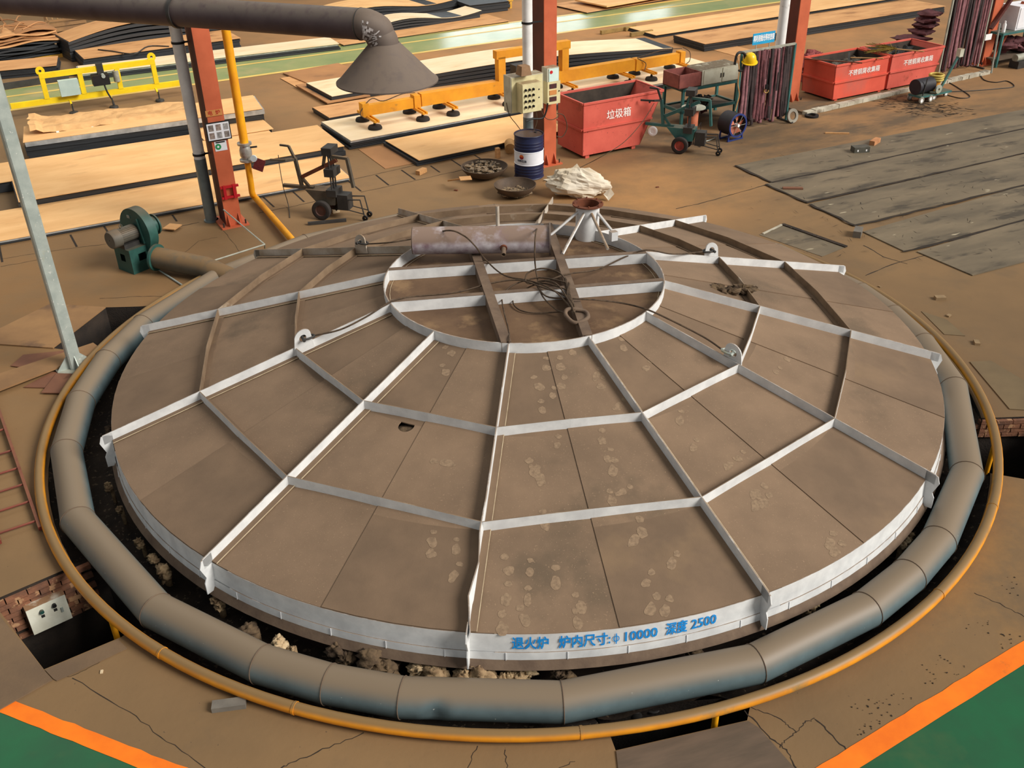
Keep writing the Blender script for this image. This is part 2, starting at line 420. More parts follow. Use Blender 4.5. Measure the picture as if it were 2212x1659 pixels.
# near right corner: green zone and orange band
a0, a1 = at(1748, 1668), at(2300, 1330); dR = (a1-a0).normalized(); nR_ = Vector((dR.y, -dR.x, 0)); AR0 = a0.copy()
A0 = a0-dR*2.5; A1 = a1+dR*4
w_or = (at(1980, 1538)-at(2010, 1573)).length
near_l = wavy(A0, A1, 60, 0.02, 1.0); far_l = [p+nR_*0.19 for p in wavy(A0, A1, 60, 0.006, 4.0)]
paint('trim_1', near_l+list(reversed(far_l)), 'orange_line', 0.006)
paint('floor_green_right', [A0+nR_*0.185, A1+nR_*0.185, A1+nR_*8, A0+nR_*8], 'green_floor', 0.003)
# near left corner
a0, a1 = at(25, 1512), at(400, 1659); dL = (a1-a0).normalized(); nL = Vector((dL.y, -dL.x, 0))
if nL.y > 0: nL = -nL
A0 = a0; A1 = a1+dL*3
near_l = wavy(A0, A1, 40, 0.015, 9.0); far_l = [p+nL*0.15 for p in wavy(A0, A1, 40, 0.012, 13.0)]
paint('trim_2', near_l+list(reversed(far_l)), 'orange_line', 0.006)
paint('floor_green_left', [A0+nL*0.145, A1+nL*0.145, A1+nL*6, A0+nL*6+dL*-2.2], 'green_floor', 0.003)
# far green aisle with its yellow lines, running along the building grid
o_near = at(895, 116); 
def aisle(v0, v1, name, m, z):
    paint(name, [o_near+U*-40+V*v0, o_near+U*45+V*v0, o_near+U*45+V*v1, o_near+U*-40+V*v1], m, z)
v_mid = (at(786, 105)-o_near).dot(V); v_far = (at(860, 81)-o_near).dot(V)
aisle(0, v_far, 'floor_green_aisle', 'green_aisle', 0.003)
aisle(-0.06, 0.12, 'trim_3', 'yellow_line', 0.006)
aisle(v_mid-0.07, v_mid+0.07, 'trim_4', 'yellow_line', 0.006)
aisle(v_far-0.1, v_far+0.08, 'trim_5', 'yellow_line', 0.006)
# far wall of the hall with tall window openings: their daylight glares on the polished aisle
wy = 24.0
base = o_near+V*wy
mat('wall_sheet', (96, 94, 88), (84, 82, 78), 2, 0.7)
b = MB(); spans = [(12.3, 22.2), (25.2, 28.6)]; xs = [-45.0]+[x for s in spans for x in s]+[60.0]
for i in range(0, len(xs), 2): b.bar(base+U*xs[i]+Z*6, base+U*xs[i+1]+Z*6, 0.3, 12)
for x0, x1 in spans:
    b.bar(base+U*x0+Z*1.6, base+U*x1+Z*1.6, 0.3, 3.2); b.bar(base+U*x0+Z*9.5, base+U*x1+Z*9.5, 0.3, 5.0)
struct('wall_back', b, 'wall_sheet')
gm = bpy.data.materials.new('daylight_glass'); gm.use_nodes = True; gb = gm.node_tree.nodes['Principled BSDF']
gb.inputs['Base Color'].default_value = (0.8, 0.9, 1, 1); gb.inputs['Emission Color'].default_value = (0.86, 0.95, 1, 1); gb.inputs['Emission Strength'].default_value = 2.6
MATS['daylight_glass'] = gm
for k, (x0, x1) in enumerate(spans):
    b = MB(); b.bar(base+U*x0+V*0.05+Z*5.1, base+U*x1+V*0.05+Z*5.1, 0.02, 3.8); wn = struct('window_%d' % (k+1), b, 'daylight_glass')
    n = int((x1-x0)/1.6)
    for q in range(n+1):
        b = MB(); x = x0+(x1-x0)*q/n; b.bar(base+U*x+Z*3.2, base+U*x+Z*7.0, 0.08, 0.08); b.build('window_bar', 'wall_sheet', wn)
# ================================================================ FURNACE LID
TH0 = 3.54615
def ztop(r): return 0.6+0.2583*(5.5-r)
RH = 0.125
def zpl(r): return ztop(r)-RH
RE, R3, R2, R1 = 5.40, 4.31, 3.101, 1.845
ANG = [TH0+i*math.pi/6 for i in range(12)]   # A..L anticlockwise
lid = thing('furnace_dome', 'huge round dusty annealing furnace lid with white radial ribs', 'furnace lid', (0, 0, 0))
def pol(r, a, z): return Vector((r*math.cos(a), r*math.sin(a), z))
hole_c = at(878, 919, zpl(3.65))
for _ in range(12): hole_c = at(878, 919, zpl(math.hypot(hole_c.x, hole_c.y)))
for i in range(12):
    for h in (0, 1):
        a0 = ANG[i]+h*math.pi/12; a1 = a0+math.pi/12
        dz = 0.009 if h else 0.0
        for k, (ra, rb) in enumerate(((R1, R2), (R2, R3), (R3, RE))):
            b = MB(); ex = 0.03 if h else 0.0
            n = 4; P = []
            for ir in range(3):
                r = ra+(rb-ra)*ir/2
                for ia in range(n+1):
                    a = a0-ex/r+(a1-a0+ex/r)*ia/n
                    P.append(pol(r, a, zpl(r)+dz))
            F = []
            hr, ha = math.hypot(hole_c.x, hole_c.y), math.atan2(hole_c.y, hole_c.x) % (2*math.pi)
            if k == 1 and ra < hr < rb and (a0 % (2*math.pi)) < ha < (a1 % (2*math.pi)):
                lo = [pol(ra, a0+(a1-a0)*t/4, 0) for t in range(5)]+[pol(rb, a1-(a1-a0)*t/4, 0) for t in range(5)]
                hl = [(hole_c.x+0.093*math.cos(t*math.pi/12), hole_c.y+0.093*math.sin(t*math.pi/12)) for t in range(24)]
                lo2 = [(p.x, p.y) for p in lo]
                vv, ff = cdt_faces([lo2, hl], lambda x, y: inpoly(x, y, lo2) and math.hypot(x-hole_c.x, y-hole_c.y) > 0.09)
                nv = len(vv)
                P = [(x, y, zpl(math.hypot(x, y))+dz) for x, y in vv]; P += [(p[0], p[1], p[2]-0.012) for p in P]
                cnt = {}
                for t in ff:
                    for q in range(len(t)):
                        e = (t[q], t[(q+1) % len(t)]); cnt[tuple(sorted(e))] = cnt.get(tuple(sorted(e)), 0)+1
                F = list(ff)+[tuple(x+nv for x in reversed(t)) for t in ff]
                F += [(e[0], e[1], e[1]+nv, e[0]+nv) for e, c_ in cnt.items() if c_ == 1]
                b.add(P, F)
            else:
                P2 = P+[p-Z*0.012 for p in P]; m_ = len(P)
                for ir in range(2):
                    for ia in range(n):
                        q = (ir*(n+1)+ia, (ir+1)*(n+1)+ia, (ir+1)*(n+1)+ia+1, ir*(n+1)+ia+1)
                        F.append(q); F.append(tuple(x+m_ for x in reversed(q)))
                for ir in range(2):
                    for ia in (0, n):
                        q0 = ir*(n+1)+ia; q1 = (ir+1)*(n+1)+ia; F.append((q0, q1, q1+m_, q0+m_))
                for ia in range(n):
                    for ir in (0, 2):
                        q0 = ir*(n+1)+ia; q1 = q0+1; F.append((q0, q1, q1+m_, q0+m_))
                b.add(P2, F)
            fix(b.build('panel', 'lid_dust' if (i*3+k+h) % 3 else 'lid_dust2', lid))
# radial ribs: upright flat with a foot flange on the anticlockwise side, end gusset down the skirt
for i, a in enumerate(ANG):
    d = Vector((math.cos(a), math.sin(a), 0)); t = Vector((-math.sin(a), math.cos(a), 0))
    b = MB()
    ns = 10
    wv = [0.0]*(ns+1)
    if i == 2: wv = [0, 0, 0, 0, 0, 0, 0, -0.015, 0.02, -0.03, 0.035]
    for s_ in range(ns):
        r0 = R1+(5.5-R1)*s_/ns; r1 = R1+(5.5-R1)*(s_+1)/ns
        p0 = d*r0; p1 = d*r1; o0, o1 = t*wv[s_], t*wv[s_+1]
        b.add([p0-t*0.006+Z*zpl(r0), p1-t*0.006+Z*zpl(r1), p1-t*0.006+o1+Z*ztop(r1), p0-t*0.006+o0+Z*ztop(r0),
               p0+t*0.006+Z*zpl(r0), p1+t*0.006+Z*zpl(r1), p1+t*0.006+o1+Z*ztop(r1), p0+t*0.006+o0+Z*ztop(r0)],
              [(0, 1, 2, 3), (7, 6, 5, 4), (3, 2, 6, 7), (0, 4, 5, 1)]+([(1, 5, 6, 2)] if s_ == ns-1 else [])+([(0, 3, 7, 4)] if s_ == 0 else []))
    dusty = i in (8, 9, 10)
    rib = fix(b.build('rib', 'white_dusty' if dusty else 'white_paint', lid))
    b = MB()
    r0, r1 = R1+0.02, 5.40
    q = [d*r0+Z*(zpl(r0)+0.016), d*r1+Z*(zpl(r1)+0.016), d*r1+t*0.075+Z*(zpl(r1)+0.016), d*r0+t*0.075+Z*(zpl(r0)+0.016)]
    b.slab(q, 0.008)
    fix(b.build('rib_foot', 'lid_dust2', rib))
    b = MB(); q0, q1 = t*0.075, t*0.081
    b.slab([d*r0+q0+Z*(zpl(r0)+0.017), d*r1+q0+Z*(zpl(r1)+0.017), d*r1+q1+Z*(zpl(r1)+0.017), d*r0+q1+Z*(zpl(r0)+0.017)], 0.007)
    mat('weld_line', (206, 188, 156), (170, 150, 120), 9, 0.6)
    fix(b.build('weld_line', 'weld_line', rib))
    b = MB()
    g = [d*5.39+Z*0.62, d*5.52+Z*0.585, d*5.55+Z*0.50, d*5.50+Z*0.36, d*5.53+Z*0.30, d*5.53+Z*0.16, d*5.39+Z*0.16]
    b.extr([p-t*0.006 for p in g], t*0.012)
    fix(b.build('gusset', 'white_paint' if not dusty else 'white_dusty', rib))
mat('ring_dust', (138, 116, 92), (112, 92, 72), 3.0, 0.8, stain=(176, 164, 146), stain_scale=2.2, stain_cut=0.62)
# ring stiffeners: two straight flats per sector
for rr in (R3, R2):
    for i in range(12):
        for h in (0, 1):
            a0 = ANG[i]+h*math.pi/12; a1 = a0+math.pi/12; b = MB()
            am = (a0+a1)/2
            rm = rr*0.972; ra_, rb_ = (rr, rm) if h == 0 else (rm, rr)
            p = pol(ra_, a0, 0); q = pol(rb_, a1, 0); nrm = Vector(((q-p).y, -(q-p).x, 0)).normalized()
            b.extr([p+Z*(zpl(ra_)-0.005), q+Z*(zpl(rb_)-0.005), q+Z*(ztop(rb_)-0.004), p+Z*(ztop(ra_)-0.004)], nrm*0.011)
            bf = MB(); bf.slab([p+Z*(zpl(ra_)+0.017), q+Z*(zpl(rb_)+0.017), q-nrm*0.07+Z*(zpl(rb_)+0.035), p-nrm*0.07+Z*(zpl(ra_)+0.035)], 0.008)
            rbo = fix(b.build('ring_bar', 'white_paint', lid)); rbo.data.materials.append(MATS['ring_dust'])
            for f_ in rbo.data.polygons:
                if f_.normal.dot(nrm) < -0.5 or f_.normal.z > 0.8: f_.material_index = 1
            fix(bf.build('bar_foot', 'lid_dust2', rbo))
# inner ring, dished centre plate and its beams
b = MB(); zt = ztop(R1)+0.004; zd = zt-0.155
b.lathe([(R1-0.008, zd-0.02), (R1-0.008, zt), (R1+0.006, zt), (R1+0.006, zd-0.02)], 72)
fix(b.build('inner_ring', 'white_paint', lid, 40))
b = MB(); b.lathe([(0.001, zd), (R1-0.006, zd), (R1-0.006, zd-0.01), (0.001, zd-0.01)], 72)
fix(b.build('centre_plate', 'disk_rust', lid))
b = MB(); b.lathe([(R1-0.07, zd+0.008), (R1-0.065, zd+0.010), (R1-0.062, zd+0.002)], 72)
fix(b.build('weld_line', 'weld_line', lid))
def in_ring(p, q, r):
    d = (q-p); d.z = 0; d.normalize(); m = Vector((p.x, p.y, 0)); tt = -m.dot(d); c = m+d*tt; hh = math.sqrt(max(r*r-c.length_squared, 0))
    return c-d*hh, c+d*hh, d
for (pa, pb) in (((850, 583), (1390, 547)), ((850, 652), (1435, 606))):
    p, q, d = in_ring(at(pa[0], pa[1], zt), at(pb[0], pb[1], zt), R1-0.01); n_ = Vector((d.y, -d.x, 0))
    b = MB(); b.bar(p+Z*(zt-0.077), q+Z*(zt-0.077), 0.01, 0.15); beam = fix(b.build('cross_beam', 'white_paint', lid))
    b = MB(); b.bar(p-n_*0.035+Z*(zt-0.001), q-n_*0.035+Z*(zt-0.001), 0.08, 0.008); fix(b.build('beam_flange', 'lid_flange', beam))
for (pa, pb) in (((1026, 545), (1090, 730)), ((1182, 480), (1268, 722))):
    p, q, d = in_ring(at(pa[0], pa[1], zt), at(pb[0], pb[1], zt), R1-0.01); n_ = Vector((d.y, -d.x, 0))
    b = MB(); b.bar(p+Z*(zt+0.008), q+Z*(zt+0.008), 0.12, 0.012); b.bar(p+n_*0.05+Z*(zt-0.07), q+n_*0.05+Z*(zt-0.07), 0.01, 0.15); b.bar(p-n_*0.05+Z*(zt-0.07), q-n_*0.05+Z*(zt-0.07), 0.01, 0.15)
    fix(b.build('channel_beam', 'lid_flange', lid))
# skirt per sector: tall white band, lower white step band with weld ticks, sloping dusty flange
for i in range(12):
    a0, a1 = ANG[i], ANG[i]+math.pi/6; n = 12
    back = math.sin((a0+a1)/2) > 0.1 or i == 11
    def band(r0, z0, r1, z1, nm, m, par, e=0.0):
        b = MB(); P = []
        for k in range(n+1):
            a = a0+(a1-a0)*k/n; P += [pol(r0, a, z0), pol(r1, a, z1)]
        P2 = [p-Vector((p.x, p.y, 0)).normalized()*0.008 for p in P]; m_ = len(P)
        F = []
        for k in range(n):
            F += [(2*k, 2*k+2, 2*k+3, 2*k+1), (m_+2*k+1, m_+2*k+3, m_+2*k+2, m_+2*k), (2*k, 2*k+1+0*m_, m_+2*k+1, m_+2*k) if k == 0 else (2*k, 2*k+2, m_+2*k+2, m_+2*k), (2*k+1, 2*k+3, m_+2*k+3, m_+2*k+1)]
        b.add(P+P2, F); return b.build(nm, m, par, 40)
    sk = band(RE+0.004, zpl(RE)-0.005, RE+0.016, 0.285, 'skirt', 'white_paint', lid)
    lo = band(RE+0.026, 0.285, RE+0.034, 0.20, 'skirt_step', 'white_paint', lid)
    band(RE+0.034, 0.20, RE+0.085, 0.115, 'skirt_flange', 'lid_flange', lid)
    b = MB()
    for k in range(5):
        a = a0+(a1-a0)*(k+0.6)/5; d = Vector((math.cos(a), math.sin(a), 0)); t = Vector((-math.sin(a), math.cos(a), 0))
        b.bar(d*(RE+0.030)+Z*0.285, d*(RE+0.038)+Z*0.20, 0.006, 0.006, up=d)
    mat('weld_white', (240, 242, 244), (225, 226, 228), 5, 0.5)
    tag(b.build('weld_tick', 'weld_white', lo), kind='stuff')
# blue stencilled lettering wrapped around the skirt between ribs C and D
mat('blue_stencil', (14, 138, 222), (30, 150, 226), 8, 0.6)
def skirt_text(body, a_mid, size, zc, sx=1.0):
    vs_, fs_ = thick(*text_mesh(body, size), 0.0042 if ord(body[0]) > 255 else 0.003); b = MB(); P = []
    for x, y, e_ in vs_:
        a = a_mid+x*sx/RE; zz = zc+y; r = RE+0.004+(zpl(RE)-zz)*0.06+0.007+e_
        P.append(pol(r, a, zz))
    b.add(P, fs_); return b.build('lettering', 'blue_stencil', lid)
def skirt_ang(px, py):
    p = at(px, py, 0.39); return math.atan2(p.y, p.x)
for body, p0, p1 in (('退火炉', (1107, 1390), (1185, 1388)), ('炉内尺寸:', (1208, 1388), (1318, 1379)), ('10000', (1346, 1370), (1416, 1362)), ('深度', (1437, 1357), (1483, 1350)), ('2500', (1490, 1343), (1546, 1335))):
    b0, b1 = skirt_ang(*p0), skirt_ang(*p1); wd_ = (b1-b0)*RE
    vv, _ = text_mesh(body, 0.13); w0 = max(v[0] for v in vv)-min(v[0] for v in vv)
    skirt_text(body, (b0+b1)/2, 0.155, 0.388, wd_/w0*0.84)
a_phi = skirt_ang(1331, 1377); vv_, ff_ = [], []
for k in range(20):
    t_ = 2*math.pi*k/20
    vv_ += [(0.030*math.cos(t_), 0.036*math.sin(t_)), (0.021*math.cos(t_), 0.027*math.sin(t_))]
    ff_.append((2*k, 2*((k+1) % 20), 2*((k+1) % 20)+1, 2*k+1))
n0 = len(vv_); vv_ += [(-0.005, -0.062), (0.005, -0.062), (0.005, 0.062), (-0.005, 0.062)]; ff_.append((n0, n0+1, n0+2, n0+3))
b = MB(); b.add([pol(RE+0.004+(zpl(RE)-0.385-y)*0.06+0.007, a_phi+x/RE, 0.385+y) for x, y in vv_], ff_); b.build('lettering', 'blue_stencil', lid)
# furnace body below the lid
b = MB(); b.lathe([(5.30, 0.12), (5.34, 0.10), (5.34, -0.05), (5.26, -0.06), (5.26, -1.2)], 96)
struct('wall_furnace', b, 'furnace_shell', 30)
# insulation seen in the lid's round opening
b = MB(); blob(b, hole_c+Vector((0, 0, -0.1)), (0.17, 0.17, 0.05), 3, 0.5, 10)
mat('wool', (178, 152, 116), (120, 96, 70), 8, 0.95, bump=0.6, bump_scale=25)
mat('wool_dark', (112, 92, 68), (66, 52, 40), 9, 0.95, bump=0.6, bump_scale=25)
b.build('hole_insulation', 'wool_dark', lid, 60)
# ================================================================ THINGS ON THE LID
def atv(px, py, P0, n):
    """world point where the pixel ray meets the vertical plane through P0 with normal n"""
    d = _fw + CR*((px-W/2)/FPX) - CU*((py-H/2)/FPX); n = Vector(n)
    return CAMP + d*((Vector(P0)-CAMP).dot(n)/d.dot(n))
# drum
za = zt+0.02+0.19
pL, pR = at(893, 520, za), at(1186, 516, za); dD = (pR-pL).normalized(); nD = Vector((dD.y, -dD.x, 0))
drum = thing('steel_drum', 'long rusty purple and white primed cylinder lying on the lid centre beams', 'drum', (pL+pR)/2)
o = drum.location
b = MB(); b.cyl(pL-o, pR-o, 0.19, 40); fix(b.build('shell', 'primer', drum, 40))
b = MB(); b.cyl(pR-o, pR+dD*0.02-o, 0.225, 40); fix(b.build('end_plate', 'hood', drum, 40))
b = MB(); b.cyl(pL-dD*0.012-o, pL-o, 0.185, 40); fix(b.build('end_cap', 'lid_flange', drum, 40))
pn = at(1088, 530, za-0.03); tt = (pn-pL).dot(dD); base_n = pL+dD*tt
dirn = (nD*0.95-Z*0.22).normalized()
b = MB(); p0 = base_n+dirn*0.18-o; b.lathe([(0.033, 0), (0.033, 0.17), (0.024, 0.17), (0.024, 0.0)], 16, Matrix.Translation(p0) @ dirn.to_track_quat('Z', 'Y').to_matrix().to_4x4())
fix(b.build('nozzle', 'lid_flange', drum, 40))
b = MB(); b.lathe([(0.05, 0), (0.05, 0.03)], 16, Matrix.Translation(p0) @ dirn.to_track_quat('Z', 'Y').to_matrix().to_4x4(), True, True); fix(b.build('nozzle_collar', 'rust', drum))
q0 = pL+dD*(0.19+(at(1077, 495, za)-pL).dot(dD)-0.19)
b = MB(); b.cyl(q0-nD*0.05+Z*0.17-o, q0-nD*0.05+Z*0.47-o, 0.026, 14); fix(b.build('vent_pipe', 'white_dusty', drum, 40))
# chimney stub
cb = at(1268, 513, zd); chim = thing('chimney_stub', 'white flanged exhaust stack with four struts on the lid centre', 'chimney', cb)
b = MB(); b.lathe([(0.172, 0.0), (0.172, 0.52), (0.162, 0.52), (0.162, 0.0)], 40); fix(b.build('pipe', 'white_paint', chim, 40))
b = MB(); b.lathe([(0.163, 0.515), (0.225, 0.515), (0.225, 0.532), (0.163, 0.532), (0.163, 0.515)], 40); fl = fix(b.build('flange', 'rust', chim, 40))
b = MB(); b.lathe([(0.1605, 0.53), (0.1605, 0.02)], 40); b.lathe([(0.001, 0.02), (0.16, 0.02)], 40); b.build('rusty_lining', 'rust', chim, 40)
proto = None
for k in range(8):
    a = k*math.pi/4
    if proto is None: proto = MB().cyl((0, 0, -0.012), (0, 0, 0.022), 0.012, 6).build('bolt', 'rust', fl); ob = proto
    else: ob = proto.copy(); COL.objects.link(ob)
    ob.location = (0.2*math.cos(a), 0.2*math.sin(a), 0.532)
for (px, py, ang, m) in ((1215, 549, 225, 'white_paint'), (1313, 538, 290, 'white_dusty'), (1189, 508, 165, 'white_paint'), (1328, 506, 10, 'white_paint')):
    f_ = at(px, py, zt+0.01)-cb
    dd = Vector((f_.x, f_.y, 0)).normalized(); top = dd*0.165+Z*0.43
    b = MB(); b.cyl(f_, top, 0.021, 12); fix(b.build('strut', m, chim, 40))
b = MB(); p = at(1325, 509, zt+0.07)-cb; b.box(p, (0.1, 0.09, 0.13), 0.4); fix(b.build('bracket', 'white_paint', chim))
# lifting lugs with shackles and slings
lug_list = [(0, 3.0, 'left front', (668, 730)), (4, 3.02, 'right front', (1563, 755)), (6, 2.98, 'right rear', (1533, 542)), (10, 2.98, 'left rear', (790, 522))]
lug_pts = []
desc = {0: 'white lifting lug with rusty shackle on the lid\'s left front rib', 4: 'white lifting lug with bright shackle on the lid\'s right front rib', 6: 'white lifting lug with shackle on the lid\'s right rear rib', 10: 'dusty lifting lug with shackle on the lid\'s left rear rib'}
for i, r, nm, px in lug_list:
    a = ANG[i]; d = Vector((math.cos(a), math.sin(a), 0)); t = Vector((-math.sin(a), math.cos(a), 0))
    slope = -0.2583
    base = d*r+Z*ztop(r)
    lug = thing('lifting_lug', desc[i], 'lifting lug', base, 0, 'lifting lugs on the lid ribs')
    b = MB(); loop = []
    for k in range(13):
        th = math.pi*k/12; loop.append((0.105*math.cos(th), 0.10+0.105*math.sin(th)))
    prof = [(0.13, -0.10)]+loop+[(-0.13, -0.10)]
    hole = [(0.045*math.cos(2*math.pi*k/16), 0.09+0.045*math.sin(2*math.pi*k/16)) for k in range(16)]
    vv, ff = cdt_faces([prof, hole], lambda x, y: inpoly(x, y, prof) and math.hypot(x, y-0.09) > 0.043)
    P = []; nv = len(vv)
    for s_ in (0.010, 0.028):
        P += [d*x+t*s_+Z*(y+x*slope) for x, y in vv]
    cnt = {}
    for f in ff:
        for q in range(len(f)):
            e = tuple(sorted((f[q], f[(q+1) % len(f)]))); cnt[e] = cnt.get(e, 0)+1
    F = list(ff)+[tuple(x+nv for x in f) for f in ff]+[(e[0], e[1], e[1]+nv, e[0]+nv) for e, c_ in cnt.items() if c_ == 1]
    b.add(P, F); fix(b.build('plate', 'white_paint' if i != 10 else 'white_dusty', lug))
    b = MB(); c = Z*0.09+t*0.019
    inn = -d
    path = [c-t*0.05, c-t*0.052+inn*0.06, c-t*0.03+inn*0.13, c+inn*0.15, c+t*0.03+inn*0.13, c+t*0.052+inn*0.06, c+t*0.05]
    b.tube(path, 0.014, 8); sh = fix(b.build('shackle', 'dark_steel' if i != 4 else 'galv', lug, 60))
    b = MB(); b.cyl(c-t*0.085, c+t*0.085, 0.020, 10); fix(b.build('pin', 'dark_steel' if i != 4 else 'galv', sh, 40))
    lug_pts.append((i, base+c+inn*0.15))
# wire rope slings: polylines in lid space (pixel, height above lid surface level)
hub = at(1228, 640, zt+0.06)
def spline(pts, n=6):
    P = [Vector(p) for p in pts]; out = []
    for i in range(len(P)-1):
        p0 = P[max(i-1, 0)]; p1 = P[i]; p2 = P[i+1]; p3 = P[min(i+2, len(P)-1)]
        for k in range(n):
            t = k/n
            out.append(0.5*((2*p1)+(p2-p0)*t+(2*p0-5*p1+4*p2-p3)*t*t+(3*p1-p0-3*p2+p3)*t**3))
    out.append(P[-1]); return out
lp = dict(lug_pts)
rope_defs = [
 (0, 'wire rope sling running from the left front lug to the centre ring', [lp[0], at(735, 712, 1.40), at(790, 685, 1.50), at(848, 650, zt+0.03), at(900, 640, zt-0.02), at(985, 632, zt-0.03), at(1060, 612, zt+0.0), at(1120, 605, zt+0.03), at(1170, 620, zt+0.05), at(1222, 640, zt+0.08), at(1240, 672, zt+0.05)]),
 (4, 'wire rope sling running from the right front lug to the centre ring', [lp[4], at(1520, 728, 1.34), at(1450, 692, 1.5), at(1396, 668, zt+0.03), at(1345, 655, zt-0.02), at(1290, 648, zt+0.03), at(1235, 645, zt+0.06), at(1180, 640, zt+0.0), at(1160, 610, zt+0.02), at(1200, 612, zt+0.1), at(1232, 655, zt+0.1), at(1240, 675, zt+0.05)]),
 (6, 'wire rope sling running from the right rear lug to the centre ring', [lp[6], at(1478, 548, 1.4), at(1445, 548, 1.5), at(1395, 540, zt+0.03), at(1350, 555, zt-0.03), at(1290, 582, zt-0.06), at(1225, 592, zt+0.04), at(1185, 605, zt+0.02), at(1140, 612, zt+0.0), at(1140, 590, zt+0.1), at(1175, 580, zt+0.16), at(1215, 595, zt+0.12), at(1225, 640, zt+0.06), at(1238, 675, zt+0.05)]),
 (10, 'wire rope sling draped over the drum to the centre ring', [lp[10], at(840, 524, 1.56), at(895, 515, 1.62), at(965, 498, za+0.20), at(1000, 508, za+0.2), at(1025, 530, za+0.14), at(1050, 562, zt+0.04), at(1090, 595, zt+0.0), at(1150, 608, zt+0.02), at(1200, 630, zt+0.08), at(1238, 672, zt+0.05)]),
]
for i, lab, pts in rope_defs:
    b = MB(); b.tube(spline(pts, 6), 0.011, 6)
    tag(fix(b.build('wire_rope', 'rope', None, 60)), lab, 'rope', 'sling ropes on the lid')
extra = [
 ('slack wire rope hanging from the rear rib over the drum end', [at(1176, 455, 1.35), at(1170, 478, zt+0.05), at(1158, 500, za+0.21), at(1155, 545, za+0.05), at(1157, 580, zt+0.02), at(1163, 610, zt+0.0), at(1172, 640, zt-0.02), at(1200, 668, zt-0.05), at(1222, 676, zt+0.02)]),
 ('slack rope loop lying low on the centre plate below the beams', [at(1222, 610, zt+0.12), at(1165, 600, zt+0.03), at(1110, 615, zt-0.02), at(1086, 640, zt-0.08), at(1088, 670, zt-0.1), at(1098, 710, zt-0.05), at(1100, 735, zt+0.03), at(1093, 765, 1.36), at(1085, 820, 1.2), at(1082, 850, 1.12), at(1080, 872, 1.06)]),
 ('rope loop coiled on the front half of the centre plate', [at(1222, 625, zt+0.1), at(1170, 612, zt+0.0), at(1125, 630, zt-0.1), at(1108, 650, zt-0.12), at(1120, 668, zt-0.13), at(1150, 676, zt-0.13), at(1190, 675, zt-0.12), at(1225, 672, zt-0.04)]),
]
for lab, pts in extra:
    b = MB(); b.tube(spline(pts, 6), 0.010, 6)
    tag(fix(b.build('wire_rope', 'rope', None, 60)), lab, 'rope', 'sling ropes on the lid')
b = MB(); q = at(1080, 885, 1.06); d9 = (at(1078, 905, 1.0)-at(1083, 855, 1.1)); b.tube([at(1082, 860, 1.1), at(1079, 885, 1.06), at(1077, 908, 1.02)], [0.016, 0.026, 0.012], 8)
tag(fix(b.build('rope_end', 'wool', None, 60)), 'frayed pale rope end hanging against the front rib', 'rope')
# pear link
pc = at(1240, 685, zt+0.03); b = MB()
ptsl = [at(1228, 668, zt+0.06), at(1262, 672, zt+0.03), at(1270, 686, zt+0.02), at(1250, 697, zt+0.0), at(1236, 695, zt+0.0), at(1222, 680, zt+0.02)]
cl = []
P = ptsl
for i in range(6):
    p0, p1, p2, p3 = P[i-1], P[i], P[(i+1) % 6], P[(i+2) % 6]
    for k in range(5):
        t = k/5; cl.append(0.5*((2*p1)+(p2-p0)*t+(2*p0-5*p1+4*p2-p3)*t*t+(3*p1-p0-3*p2+p3)*t**3))
b.tube(cl, 0.026, 8, True)
tag(fix(b.build('sling_ring', 'lid_flange', None, 60)), 'dusty pear shaped lifting ring gathering the rope slings', 'lifting ring')
# gathered rope eyes above the ring
b = MB()
for k in range(5):
    o1 = Vector((random.uniform(-0.03, 0.03), random.uniform(-0.03, 0.03), 0))
    b.tube(spline([at(1220+k*3, 600+k*4, zt+0.12)+o1, at(1228, 632+k*2, zt+0.10)+o1, at(1234+k*2, 660, zt+0.07)+o1, at(1240, 676, zt+0.04)], 4), 0.013, 6)
tag(fix(b.build('rope_bundle', 'rope', None, 60)), 'bundle of rope eyes gathered above the lifting ring', 'rope', kind='stuff')
# clumps of torn insulation lying on the lid
def clump(name, lab, cpos, sz, n, m, seed, cat='debris'):
    b = MB(); rnd = random.Random(seed)
    for k in range(n):
        u_ = rnd.uniform(-1, 1); v_ = rnd.uniform(-1, 1)
        blob(b, Vector(cpos)+Vector((u_*sz[0]*0.7, v_*sz[1]*0.7-u_*sz[0]*0.18, rnd.uniform(0.2, 0.8)*sz[2])), (sz[0]*rnd.uniform(0.18, 0.34), sz[1]*rnd.uniform(0.25, 0.45), sz[2]*rnd.uniform(0.4, 0.8)), seed+k, 0.9, 6, 2.4)
    return tag(fix(b.build(name, m, None, 70)), lab, cat)
c1 = at(1580, 628, zpl(3.0)); clump('insulation_clump', 'large clump of brown torn insulation on the right of the lid', at(1580, 632, zpl(math.hypot(c1.x, c1.y))+0.0), (0.34, 0.13, 0.07), 16, 'wool_dark', 21)
c1 = at(806, 577, zpl(2.6)); clump('insulation_clump', 'small dark flat scrap lying on the left rear lid panel', c1, (0.12, 0.05, 0.02), 4, 'rope', 51)
